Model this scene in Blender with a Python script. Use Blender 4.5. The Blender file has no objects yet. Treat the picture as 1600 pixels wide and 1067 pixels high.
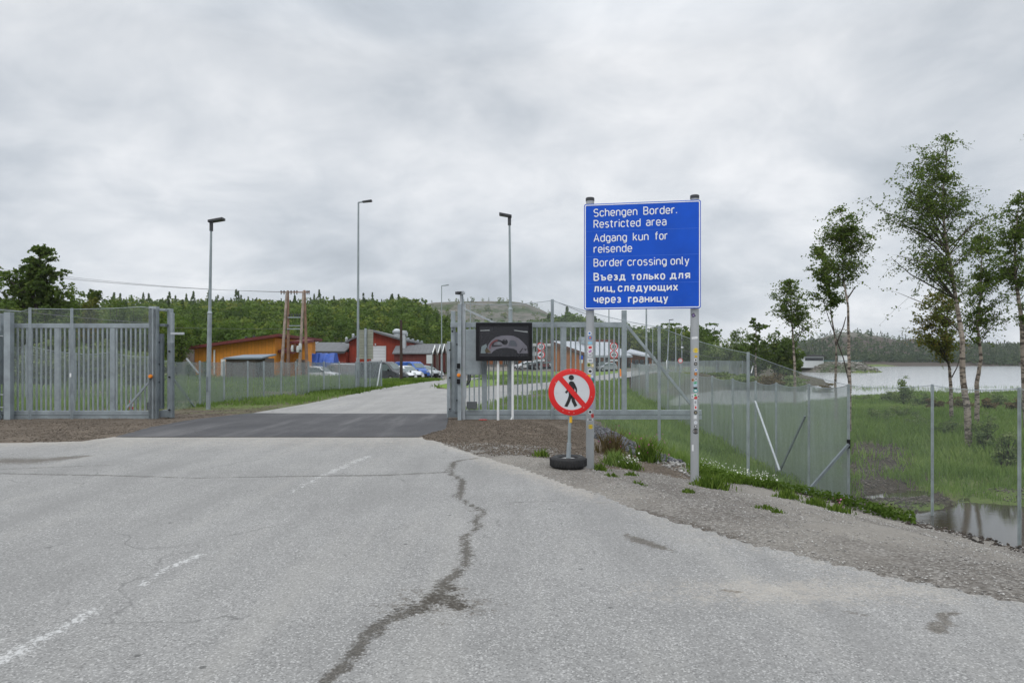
import bpy, bmesh, math, random
import numpy as np
from mathutils import Vector, Matrix
random.seed(11)
RS = np.random.RandomState(7)
R = math.radians
SC = bpy.context.scene
COL = SC.collection

# ------------------------------------------------------------------ camera, sky, sun, exposure
F, HZ, EYE = 1067.0, 565.0, 1.6
cd = bpy.data.cameras.new('camera'); cam = bpy.data.objects.new('camera', cd); COL.objects.link(cam)
cam.location = (0, 0, EYE); cam.rotation_euler = (R(90), 0, 0)
cd.sensor_width = 36; cd.lens = 24.0; cd.shift_y = (HZ - 533.5) / 1600.0
cd.clip_start = 0.1; cd.clip_end = 4000
SC.camera = cam
SUN_EL, SUN_AZ = R(52), R(200)
W = bpy.data.worlds.new("World"); SC.world = W; W.use_nodes = True


class NT:
    """small wrapper for building node trees"""
    def __init__(s, nt): s.nt = nt; s.n = nt.nodes; s.l = nt.links
    def node(s, t, **kw):
        n = s.n.new(t)
        for k, v in kw.items(): setattr(n, k, v)
        return n
    def link(s, a, b): s.l.new(a, b)
    def val(s, sock, v):
        if hasattr(v, 'is_linked') or isinstance(v, bpy.types.NodeSocket): s.l.new(v, sock)
        else: sock.default_value = v
    def math(s, op, a, b=None, c=None, clamp=False):
        n = s.node('ShaderNodeMath', operation=op, use_clamp=clamp); s.val(n.inputs[0], a)
        if b is not None: s.val(n.inputs[1], b)
        if c is not None: s.val(n.inputs[2], c)
        return n.outputs[0]
    def noise(s, vec, scale, detail=4, rough=.55, dist=0.0):
        n = s.node('ShaderNodeTexNoise'); n.inputs['Scale'].default_value = scale
        n.inputs['Detail'].default_value = detail; n.inputs['Roughness'].default_value = rough
        n.inputs['Distortion'].default_value = dist
        if vec is not None: s.link(vec, n.inputs['Vector'])
        return n.outputs['Fac']
    def voro(s, vec, scale, out='Distance', feature='F1'):
        n = s.node('ShaderNodeTexVoronoi', feature=feature); n.inputs['Scale'].default_value = scale
        if vec is not None: s.link(vec, n.inputs['Vector'])
        return n.outputs[out]
    def ramp(s, fac, stops):
        n = s.node('ShaderNodeValToRGB'); e = n.color_ramp.elements
        while len(e) < len(stops): e.new(0.5)
        for q, (p, c) in zip(e, stops):
            q.position = p; q.color = (c, c, c, 1) if isinstance(c, (int, float)) else (c[0], c[1], c[2], 1)
        s.link(fac, n.inputs[0]); return n.outputs[0]
    def mix(s, fac, a, b, mode='MIX'):
        n = s.node('ShaderNodeMix', data_type='RGBA', blend_type=mode)
        s.val(n.inputs[0], fac)
        for i, v in ((6, a), (7, b)):
            if isinstance(v, (tuple, list)): n.inputs[i].default_value = (v[0], v[1], v[2], 1)
            else: s.link(v, n.inputs[i])
        return n.outputs[2]
    def attr(s, name):
        return s.node('ShaderNodeAttribute', attribute_name=name).outputs['Fac']
    def bump(s, h, strength=.3, dist=.02):
        n = s.node('ShaderNodeBump'); n.inputs['Strength'].default_value = strength
        n.inputs['Distance'].default_value = dist; s.link(h, n.inputs['Height']); return n.outputs[0]


def build_world():
    T = NT(W.node_tree); bg = W.node_tree.nodes.get('Background') or T.node('ShaderNodeBackground')
    sky = T.node('ShaderNodeTexSky', sky_type='NISHITA'); sky.sun_disc = False
    sky.sun_elevation = SUN_EL; sky.sun_rotation = SUN_AZ
    tc = T.node('ShaderNodeTexCoord').outputs['Generated']
    sp = T.node('ShaderNodeSeparateXYZ'); T.link(tc, sp.inputs[0])
    den = T.math('ADD', T.math('MAXIMUM', sp.outputs[2], 0.0), 0.42)
    cb = T.node('ShaderNodeCombineXYZ')
    T.link(T.math('DIVIDE', sp.outputs[0], den), cb.inputs[0]); T.link(T.math('DIVIDE', sp.outputs[1], den), cb.inputs[1])
    v = cb.outputs[0]
    mp = T.node('ShaderNodeMapping'); T.link(v, mp.inputs[0]); mp.inputs['Location'].default_value = (7.9, 2.6, 0)
    mp.inputs['Scale'].default_value = (1.35, 1.5, 1)
    v = mp.outputs[0]
    n1 = T.noise(v, 1.15, 7, .52, .35); n2 = T.noise(v, 3.4, 8, .58, .5); n3 = T.noise(tc, 2.0, 3, .5)
    s = T.math('ADD', T.math('MULTIPLY', n1, .64), T.math('ADD', T.math('MULTIPLY', n2, .22), T.math('MULTIPLY', n3, .14)))
    c = T.ramp(s, [(.37, (.45, .495, .55)), (.45, (.57, .615, .67)), (.525, (.71, .745, .79)), (.61, (.88, .90, .93))])
    # overcast sky: brighter towards the zenith, a paler band low down
    hz = T.ramp(sp.outputs[2], [(0.0, 1.08), (.14, 1.06), (.40, .98), (.62, 1.5), (1.0, 2.5)])
    c = T.mix(1.0, c, hz, 'MULTIPLY')
    c10 = T.mix(1.0, c, (10, 10, 10), 'MULTIPLY')
    out = T.mix(.97, sky.outputs[0], c10)
    T.link(out, bg.inputs['Color']); bg.inputs['Strength'].default_value = 0.1
build_world()
sl = bpy.data.lights.new('sun', 'SUN'); sl.energy = 1.1; sl.angle = R(35); sl.color = (1, .97, .93)
so = bpy.data.objects.new('sun', sl); COL.objects.link(so)
so.rotation_euler = Vector((math.sin(SUN_AZ)*math.cos(SUN_EL), math.cos(SUN_AZ)*math.cos(SUN_EL), math.sin(SUN_EL))).to_track_quat('Z', 'Y').to_euler(); so.location = (-20, -50, 60)
SC.view_settings.view_transform = 'Standard'; SC.view_settings.look = 'None'
SC.view_settings.exposure = 0.0; SC.view_settings.gamma = 1
SC.cycles.max_bounces = 6; SC.cycles.transparent_max_bounces = 24
SC.cycles.diffuse_bounces = 3; SC.cycles.use_denoising = True; SC.cycles.denoiser = 'OPENIMAGEDENOISE'; SC.cycles.denoising_input_passes = 'RGB_ALBEDO_NORMAL'; SC.cycles.denoising_prefilter = 'ACCURATE'

# ------------------------------------------------------------------ helpers
def G(px, py, z=0.0):
    d = (EYE - z) * F / (py - HZ); return ((px - 800) * d / F, d, z)
def at(px, py, d):
    return ((px - 800) * d / F, d, EYE - (py - HZ) * d / F)
def X(px, d): return (px - 800) * d / F
def Z(py, d): return EYE - (py - HZ) * d / F

def tag(o, label=None, cat=None, group=None, kind=None):
    if label: o['label'] = label
    if cat: o['category'] = cat
    if group: o['group'] = group
    if kind: o['kind'] = kind
    return o
def thing(name, loc, label, cat, group=None, rz=0.0):
    o = bpy.data.objects.new(name, None); COL.objects.link(o); o.location = loc; o.rotation_euler = (0, 0, rz)
    o.empty_display_size = .2
    return tag(o, label, cat, group)
def copy_tree(o, parent=None):
    c = o.copy(); COL.objects.link(c); c.parent = parent
    for ch in list(o.children): copy_tree(ch, c)
    return c

class MB:
    """collects shapes; build() links them as one mesh object"""
    def __init__(s, org=(0, 0, 0)): s.v = []; s.f = []; s.m = []; s.o = org; s.mi = 0
    def add(s, vs, fs):
        b = len(s.v); s.v += [(p[0]-s.o[0], p[1]-s.o[1], p[2]-s.o[2]) for p in vs]
        s.f += [tuple(i+b for i in f) for f in fs]; s.m += [s.mi]*len(fs); return s
    def box(s, x0, x1, y0, y1, z0, z1):
        return s.add([(x0,y0,z0),(x1,y0,z0),(x1,y1,z0),(x0,y1,z0),(x0,y0,z1),(x1,y0,z1),(x1,y1,z1),(x0,y1,z1)],
                     [(3,2,1,0),(4,5,6,7),(0,1,5,4),(1,2,6,5),(2,3,7,6),(3,0,4,7)])
    def bar(s, p, q, w, h=None, up=(0,0,1)):
        """box beam from p to q, w across, h along up"""
        h = h or w; p = Vector(p); q = Vector(q); d = (q-p).normalized(); u = Vector(up)
        if abs(d.dot(u)) > .98: u = Vector((0,1,0))
        a = d.cross(u).normalized(); u = a.cross(d).normalized()
        vs = [e + a*(i*w/2) + u*(j*h/2) for e in (p, q) for i, j in ((-1,-1),(1,-1),(1,1),(-1,1))]
        return s.add(vs, [(0,1,2,3),(7,6,5,4),(0,4,5,1),(1,5,6,2),(2,6,7,3),(3,7,4,0)])
    def tube(s, pts, rs, n=8, cap=True):
        pts = [Vector(p) for p in pts]
        if not isinstance(rs, (list, tuple)): rs = [rs]*len(pts)
        vs = []; fs = []; ref = None
        for i, p in enumerate(pts):
            d = (pts[min(i+1, len(pts)-1)] - pts[max(i-1, 0)]).normalized()
            if ref is None:
                ref = Vector((0,1,0)) if abs(d.z) > .7 else Vector((0,0,1))
            a = d.cross(ref).normalized(); b = d.cross(a).normalized()
            vs += [p + (a*math.cos(t)+b*math.sin(t))*rs[i] for t in (2*math.pi*k/n for k in range(n))]
        for i in range(len(pts)-1):
            for k in range(n):
                fs.append((i*n+k, i*n+(k+1)%n, (i+1)*n+(k+1)%n, (i+1)*n+k))
        if cap: fs += [tuple(range(n))[::1], tuple((len(pts)-1)*n + k for k in range(n))[::-1]]
        return s.add(vs, fs)
    def lathe(s, prof, c=(0,0,0), n=24, axis='z'):
        vs = []; fs = []
        for r, h in prof:
            for k in range(n):
                t = 2*math.pi*k/n
                if axis == 'z': vs.append((c[0]+r*math.cos(t), c[1]+r*math.sin(t), c[2]+h))
                elif axis == 'y': vs.append((c[0]+r*math.cos(t), c[1]+h, c[2]+r*math.sin(t)))
                else: vs.append((c[0]+h, c[1]+r*math.cos(t), c[2]+r*math.sin(t)))
        for i in range(len(prof)-1):
            for k in range(n): fs.append((i*n+k, i*n+(k+1)%n, (i+1)*n+(k+1)%n, (i+1)*n+k))
        return s.add(vs, fs)
    def prism(s, poly, y0, y1):
        """poly in x,z extruded along y"""
        n = len(poly); vs = [(a, y0, b) for a, b in poly] + [(a, y1, b) for a, b in poly]
        return s.add(vs, [tuple(range(n)), tuple(range(2*n-1, n-1, -1))] + [(i, (i+1)%n, n+(i+1)%n, n+i) for i in range(n)])
    def slab(s, top, t):
        """quad/polygon of 3D points with thickness t downwards"""
        n = len(top); vs = [tuple(p) for p in top] + [(p[0], p[1], p[2]-t) for p in top]
        return s.add(vs, [tuple(range(n)), tuple(range(2*n-1, n-1, -1))] + [(i, n+i, n+(i+1)%n, (i+1)%n) for i in range(n)])
    def quad(s, a, b, c, d): return s.add([a, b, c, d], [(0,1,2,3)])
    def build(s, name, mat, parent=None, smooth=False, bevel=0):
        me = bpy.data.meshes.new(name); me.from_pydata([tuple(p) for p in s.v], [], s.f)
        for q in (mat if isinstance(mat, (list, tuple)) else [mat]): me.materials.append(q)
        bm = bmesh.new(); bm.from_mesh(me)
        for fc, mi in zip(bm.faces, s.m): fc.material_index = mi
        bmesh.ops.recalc_face_normals(bm, faces=bm.faces)
        if smooth:
            for fc in bm.faces: fc.smooth = True
            for e in bm.edges:
                if len(e.link_faces) == 2 and e.calc_face_angle(0) > R(38): e.smooth = False
        bm.to_mesh(me); bm.free()
        o = bpy.data.objects.new(name, me); COL.objects.link(o); o.parent = parent
        if bevel:
            m = o.modifiers.new('bevel', 'BEVEL'); m.width = bevel; m.segments = 2; m.limit_method = 'ANGLE'
        return o

def npmesh(name, V, Fc, mat, attrs=None, parent=None, smooth=False, link=True):
    V = np.asarray(V, np.float32); Fc = np.asarray(Fc, np.int32); k = Fc.shape[1]
    me = bpy.data.meshes.new(name)
    me.vertices.add(len(V)); me.vertices.foreach_set('co', V.ravel())
    me.loops.add(Fc.size); me.loops.foreach_set('vertex_index', Fc.ravel())
    me.polygons.add(len(Fc)); me.polygons.foreach_set('loop_start', np.arange(len(Fc), dtype=np.int32)*k)
    try: me.polygons.foreach_set('loop_total', np.full(len(Fc), k, np.int32))
    except Exception: pass
    me.update(calc_edges=True)
    if smooth: me.polygons.foreach_set('use_smooth', np.ones(len(Fc), bool))
    for an, av in (attrs or {}).items():
        a = me.attributes.new(an, 'FLOAT', 'POINT'); a.data.foreach_set('value', np.asarray(av, np.float32).ravel())
    me.materials.append(mat); me.update()
    o = bpy.data.objects.new(name, me); COL.objects.link(o); o.parent = parent
    return o

def vnoise(x, y, seed=0):
    xi = np.floor(x).astype(np.int64); yi = np.floor(y).astype(np.int64); xf = x-xi; yf = y-yi
    def h(a, b):
        n = (a*374761393 + b*668265263 + seed*1442695041) & 0xffffffff
        n = ((n ^ (n >> 13))*1274126177) & 0xffffffff
        return ((n ^ (n >> 16)) & 0xffff)/65535.0
    u = xf*xf*(3-2*xf); v = yf*yf*(3-2*yf)
    return (h(xi,yi)*(1-u)+h(xi+1,yi)*u)*(1-v) + (h(xi,yi+1)*(1-u)+h(xi+1,yi+1)*u)*v
def fbm(x, y, sc=1.0, oct=4, seed=0):
    r = 0; a = .5; s = 1.0/sc
    for i in range(oct): r = r + a*vnoise(x*s, y*s, seed+i*17); a *= .5; s *= 2.03
    return r/(1-.5**oct)          # 0..1
def sst(a, b, x):
    t = np.clip((x-a)/(b-a), 0, 1); return t*t*(3-2*t)
def polydist(x, y, P, closed=False):
    """distance to polyline, index parameter of the nearest point, side (+ = right of travel direction)"""
    P = np.asarray(P, float); Q = np.vstack([P, P[:1]]) if closed else P
    best = np.full(x.shape, 1e18); par = np.zeros(x.shape); side = np.zeros(x.shape)
    for i in range(len(Q)-1):
        ax, ay = Q[i][:2]; dx, dy = Q[i+1][0]-ax, Q[i+1][1]-ay; L = dx*dx+dy*dy + 1e-12
        t = np.clip(((x-ax)*dx + (y-ay)*dy)/L, 0, 1)
        ex = x-(ax+t*dx); ey = y-(ay+t*dy); d = ex*ex+ey*ey; m = d < best
        best = np.where(m, d, best); par = np.where(m, i+t, par); side = np.where(m, np.sign(ex*dy-ey*dx), side)
    return np.sqrt(best), par, side
def inside(x, y, P):
    r = np.zeros(x.shape, bool); n = len(P)
    for i in range(n):
        x0, y0 = P[i][:2]; x1, y1 = P[(i+1) % n][:2]
        if y0 == y1: continue
        c = ((y0 > y) != (y1 > y)) & (x < (x1-x0)*(y-y0)/(y1-y0)+x0); r ^= c
    return r

# ------------------------------------------------------------------ materials
MATS = {}
def newmat(name):
    m = bpy.data.materials.new(name); m.use_nodes = True; T = NT(m.node_tree)
    b = m.node_tree.nodes['Principled BSDF']; MATS[name] = m
    T.obj = T.node('ShaderNodeTexCoord').outputs['Object']
    return m, T, b
def simple(name, col, rough=.6, metal=0.0, var=.12, scale=3.0, bump=0.0, bscale=40, dirt=None, spec=.5):
    """plain paint, metal or plastic with uneven tone"""
    m, T, b = newmat(name)
    n = T.noise(T.obj, scale, 5, .6)
    lo = tuple(c*(1-var) for c in col); hi = tuple(min(1, c*(1+var)) for c in col)
    c = T.ramp(n, [(.3, lo), (.7, hi)])
    if dirt is not None:
        g = T.noise(T.obj, scale*2.7, 6, .7)
        c = T.mix(T.ramp(g, [(.55, 0), (.75, .55)]), c, dirt)
    T.link(c, b.inputs['Base Color']); b.inputs['Metallic'].default_value = metal
    T.link(T.ramp(n, [(.2, max(.05, rough-.08)), (.8, min(1, rough+.08))]), b.inputs['Roughness'])
    b.inputs['Specular IOR Level'].default_value = spec
    if bump: T.link(T.bump(T.noise(T.obj, bscale, 4), bump, .01), b.inputs['Normal'])
    return m
galv = simple('galvanised_steel', (.30, .338, .358), .52, .35, .26, 2.6, .05, 60, dirt=(.19, .22, .235))
galv_dark = simple('galvanised_weathered', (.165, .192, .208), .6, .3, .2, 3, .05, 60)
galv_pale = simple('galvanised_bright', (.44, .47, .49), .45, .4, .15, 3)
steel_lamp = simple('lamp_pole_steel', (.27, .31, .32), .5, .3, .15, 1.5)
signpost_m = simple('sign_post_grey', (.345, .36, .37), .45, .15, .08, 1.2)
black_p = simple('black_plastic', (.010, .010, .012), .6, 0, .2, 8, spec=.18)
dark_p = simple('dark_grey_plastic', (.035, .037, .04), .5, 0, .2, 6)
rubber = simple('tyre_rubber', (.018, .018, .019), .8, 0, .35, 9, .3, 60, dirt=(.07, .065, .06))
white_paint = simple('white_paint', (.74, .75, .75), .4, 0, .05, 2)
off_white = simple('off_white_paint', (.52, .54, .54), .5, 0, .08, 3)
red_paint = simple('sign_red', (.62, .012, .012), .35, 0, .08, 4)
sign_white = simple('sign_white', (.56, .58, .60), .4, 0, .04, 5, dirt=(.48, .49, .5))
sign_black = simple('sign_black', (.012, .011, .011), .5)
sign_blue = simple('sign_blue', (.006, .078, .50), .55, 0, .16, 1.4, spec=.22, dirt=(.02, .10, .46))
letter_w = simple('letter_white', (.78, .79, .80), .45, 0, .03)
yellow_p = simple('yellow_tape', (.70, .40, .015), .5)
orange_p = simple('orange_plastic', (.75, .22, .01), .45)
rust = simple('rusty_steel', (.10, .05, .03), .8, .1, .4, 6)
concrete = simple('concrete', (.36, .35, .33), .9, 0, .2, 5, .3, 50)
glass_d = simple('dark_glass', (.02, .026, .03), .08, 0, .1, 1)
glass_v = simple('vehicle_glass', (.12, .155, .155), .15, 0, .2, .6)
cable_m = simple('cable_grey', (.10, .10, .105), .6)
pole_wood = simple('weathered_pole_wood', (.24, .145, .10), .9, 0, .35, 1.5, .4, 30, dirt=(.11, .075, .055))
pole_brown = simple('tarred_pole_wood', (.045, .028, .022), .85, 0, .3, 2)
white_lath = simple('pale_wrap', (.33, .26, .22), .8, 0, .45, 2.2, dirt=(.09, .05, .035))

def striped(name, col, period=.16, depth=.5, axis=0, rough=.75, var=.15, metal=0.0):
    """vertical boards or profiled sheet: grooves along one axis"""
    m, T, b = newmat(name)
    sp = T.node('ShaderNodeSeparateXYZ'); T.link(T.obj, sp.inputs[0])
    a = sp.outputs[axis] if axis < 3 else T.math('ADD', sp.outputs[0], sp.outputs[1])
    fr = T.math('FRACT', T.math('DIVIDE', a, period))
    g = T.ramp(fr, [(.0, 0), (.06, 1), (.94, 1), (1.0, 0)])
    n = T.noise(T.obj, 1.3, 5, .6)
    cell = T.node('ShaderNodeTexWhiteNoise', noise_dimensions='1D'); T.link(T.math('FLOOR', T.math('DIVIDE', a, period)), cell.inputs['W'])
    c = T.ramp(n, [(.3, tuple(q*(1-var) for q in col)), (.7, tuple(q*(1+var) for q in col))])
    c = T.mix(T.math('MULTIPLY', cell.outputs['Value'], .22), c, tuple(q*.6 for q in col))
    T.link(T.mix(g, tuple(q*.45 for q in col), c), b.inputs['Base Color'])
    b.inputs['Roughness'].default_value = rough; b.inputs['Metallic'].default_value = metal
    T.link(T.bump(g, depth, .02), b.inputs['Normal']); return m
orange_clad = striped('orange_board_cladding', (.62, .235, .02), .35, .5, 0)
orange_clad2 = striped('brown_board_cladding', (.33, .115, .035), .5, .5, 3)
red_clad = striped('red_board_cladding', (.27, .030, .010), .4, .5, 3)
roof_grey = striped('grey_roof_sheet', (.125, .13, .135), .5, .4, 0)
roof_pale = striped('pale_roof_sheet', (.42, .45, .49), .9, .4, 0, .5)
roof_red = simple('dark_red_roof', (.13, .022, .02), .7, 0, .15, 2)
fascia_dark = simple('dark_fascia', (.05, .05, .052), .7)
door_white = striped('white_door_slats', (.62, .64, .66), .45, .3, 2, .5, .04)
garage_red = striped('garage_boards', (.13, .028, .022), .5, .5, 3)
board_back = striped('slatted_board_back', (.30, .31, .25), .155, .7, 2, .6, .1)
shed_wood = striped('dark_shed_boards', (.13, .10, .085), .15, .5, 3)
wood_grey = striped('grey_fence_boards', (.17, .145, .135), .15, .6, 3)
tarp = simple('blue_tarpaulin', (.02, .09, .42), .5, 0, .25, 3, .4, 6)

def leafmat(name, a, b_, c_, trans=.35):
    """leaves: tone attribute (0..1) runs a -> b_ -> c_"""
    m, T, b = newmat(name)
    col = T.ramp(T.attr('tone'), [(0, a), (.55, b_), (1, c_)])
    d = T.node('ShaderNodeBsdfDiffuse'); t = T.node('ShaderNodeBsdfTranslucent'); mx = T.node('ShaderNodeMixShader')
    T.link(col, d.inputs[0]); T.link(T.mix(1.0, col, (1.0, 1.1, .6), 'MULTIPLY'), t.inputs[0])
    mx.inputs[0].default_value = trans; T.link(d.outputs[0], mx.inputs[1]); T.link(t.outputs[0], mx.inputs[2])
    T.link(mx.outputs[0], m.node_tree.nodes['Material Output'].inputs[0]); return m
leaf_birch = leafmat('birch_leaves', (.065, .10, .028), (.115, .165, .045), (.20, .235, .065), .5)
leaf_rust = leafmat('turning_leaves', (.08, .095, .024), (.14, .155, .042), (.24, .165, .042))
leaf_dark = leafmat('dark_leaves', (.06, .092, .028), (.10, .148, .042), (.16, .20, .055), .4)
leaf_forest = leafmat('forest_leaves', (.055, .092, .028), (.12, .178, .045), (.215, .24, .058))
leaf_far = leafmat('far_forest_leaves', (.055, .085, .055), (.085, .125, .065), (.125, .16, .08))
leaf_willow = leafmat('willow_leaves', (.09, .13, .055), (.155, .205, .085), (.23, .27, .12))
leaf_heath = leafmat('heath_leaves', (.08, .055, .035), (.13, .10, .055), (.19, .15, .08))
grass_m = leafmat('grass_blades', (.095, .15, .042), (.18, .262, .078), (.30, .36, .13))
weed_m = leafmat('weed_leaves', (.05, .085, .018), (.105, .165, .034), (.21, .28, .065))
petal_w = leafmat('white_petals', (.6, .6, .56), (.75, .75, .72), (.85, .85, .8), .2)
petal_p = leafmat('pink_petals', (.36, .06, .22), (.5, .10, .34), (.6, .2, .42), .2)

def bark():
    m, T, b = newmat('birch_bark')
    mp = T.node('ShaderNodeMapping'); T.link(T.obj, mp.inputs[0]); mp.inputs['Scale'].default_value = (1, 1, 2.6)
    n = T.noise(mp.outputs[0], 3.2, 5, .7); t = T.attr('tone')
    pale = T.mix(T.noise(T.obj, 1.2, 3), (.22, .175, .14), (.38, .33, .28))
    c = T.mix(T.ramp(n, [(.47, 0), (.57, 1)]), pale, (.06, .045, .036))
    T.link(T.mix(t, (.055, .043, .034), c), b.inputs['Base Color']); b.inputs['Roughness'].default_value = .85
    T.link(T.bump(n, .4, .02), b.inputs['Normal']); return m
bark_m = bark()

def meshmat(name, alpha, col=(.31, .35, .37), period=.0):
    """steel wire mesh: thin wires with open squares between them"""
    m, T, b = newmat(name)
    b.inputs['Base Color'].default_value = (*col, 1); b.inputs['Metallic'].default_value = .2; b.inputs['Roughness'].default_value = .55
    tr = T.node('ShaderNodeBsdfTransparent'); mx = T.node('ShaderNodeMixShader')
    if period:
        sp = T.node('ShaderNodeSeparateXYZ'); T.link(T.obj, sp.inputs[0])
        h = T.math('ADD', sp.outputs[0], sp.outputs[1])
        out = None
        for sg in (1, -1):
            w = T.math('FRACT', T.math('DIVIDE', T.math('ADD', h, T.math('MULTIPLY', sp.outputs[2], sg)), period))
            w = T.math('LESS_THAN', T.math('ABSOLUTE', T.math('SUBTRACT', w, .5)), alpha/2*.55)
            out = w if out is None else T.math('MAXIMUM', out, w)
        fac = out
    else:
        mp = T.node('ShaderNodeMapping'); T.link(T.obj, mp.inputs[0]); mp.inputs['Scale'].default_value = (1.6, 1.6, .25)
        n = T.noise(mp.outputs[0], 1.5, 6, .65)
        fac = T.ramp(n, [(.25, alpha*.68), (.75, min(1, alpha*1.32))])
        w = T.noise(T.obj, 11, 3, .6); fac = T.math('MULTIPLY', fac, T.ramp(w, [(.3, .82), (.7, 1.0)]))
    T.link(fac, mx.inputs[0]); T.link(tr.outputs[0], mx.inputs[1]); T.link(b.outputs[0], mx.inputs[2])
    T.link(mx.outputs[0], m.node_tree.nodes['Material Output'].inputs[0]); return m
mesh_near = meshmat('wire_mesh_diamond', .15, (.34, .385, .395))
mesh_fine = meshmat('wire_mesh_fine', .22)
mesh_dense = meshmat('wire_mesh_dense', .58, (.275, .315, .325))
mesh_grey = meshmat('wire_mesh_grey', .64, (.33, .375, .38))

def ground_mat():
    m, T, b = newmat('ground_soil_grass')
    P = T.node('ShaderNodeNewGeometry').outputs['Position']
    nf = T.noise(P, 9, 6, .65); nm = T.noise(P, 1.7, 5, .6); nl = T.noise(P, .35, 4, .55); vf = T.voro(P, 26); vs = T.voro(P, 55, 'Color')
    soil = T.mix(T.ramp(nm, [(.3, 0), (.7, 1)]), (.075, .058, .043), (.15, .12, .09))
    soil = T.mix(T.ramp(vf, [(.18, .75), (.5, 0)]), soil, (.25, .215, .18))
    soil = T.mix(T.ramp(nf, [(.34, .8), (.48, 0)]), soil, (.05, .04, .032))
    spx = T.node('ShaderNodeSeparateColor'); T.link(vs, spx.inputs[0])
    gv = T.ramp(spx.outputs[0], [(0, (.10, .09, .078)), (.5, (.195, .183, .166)), (.9, (.30, .285, .262)), (1, (.46, .44, .41))])
    gv = T.mix(T.ramp(nm, [(.35, .6), (.7, 0)]), gv, (.115, .101, .087))
    gv = T.mix(T.ramp(nl, [(.44, 0), (.60, .7)]), gv, (.275, .256, .226))
    gr = T.mix(T.ramp(nf, [(.3, 0), (.7, 1)]), (.055, .085, .024), (.13, .18, .05))
    gr = T.mix(T.ramp(nl, [(.35, 0), (.7, .6)]), gr, (.15, .17, .055))
    mud = T.mix(T.ramp(nf, [(.35, 0), (.65, 1)]), (.038, .032, .026), (.10, .082, .066))
    rock = T.mix(T.ramp(T.noise(P, .075, 8, .75), [(.43, 0), (.53, 1)]), (.055, .078, .036), (.15, .14, .122))
    rock = T.mix(T.ramp(T.noise(P, .3, 6, .7), [(.36, .8), (.5, 0)]), rock, (.055, .065, .045))
    lawn = T.mix(T.ramp(nf, [(.3, 0), (.7, 1)]), (.11, .18, .03), (.20, .29, .06))
    def msk(name, lo=.42, hi=.58, amt=.45):
        return T.ramp(T.math('ADD', T.attr(name), T.math('MULTIPLY', T.math('SUBTRACT', T.math('ADD', T.math('MULTIPLY', nf, .5), T.math('MULTIPLY', nm, .5)), .5), amt*2)), [(lo, 0), (hi, 1)])
    c = T.mix(msk('gravel'), soil, gv)
    c = T.mix(msk('mud'), c, mud)
    c = T.mix(msk('grass'), c, gr)
    c = T.mix(msk('lawn'), c, lawn)
    c = T.mix(msk('rock'), c, rock)
    T.link(c, b.inputs['Base Color']); b.inputs['Roughness'].default_value = .95; b.inputs['Specular IOR Level'].default_value = .2
    h = T.math('ADD', T.math('MULTIPLY', nf, .6), T.math('MULTIPLY', T.math('SUBTRACT', 1, vf), .5))
    T.link(T.bump(h, .75, .06), b.inputs['Normal']); return m
ground_m = ground_mat()

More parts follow.
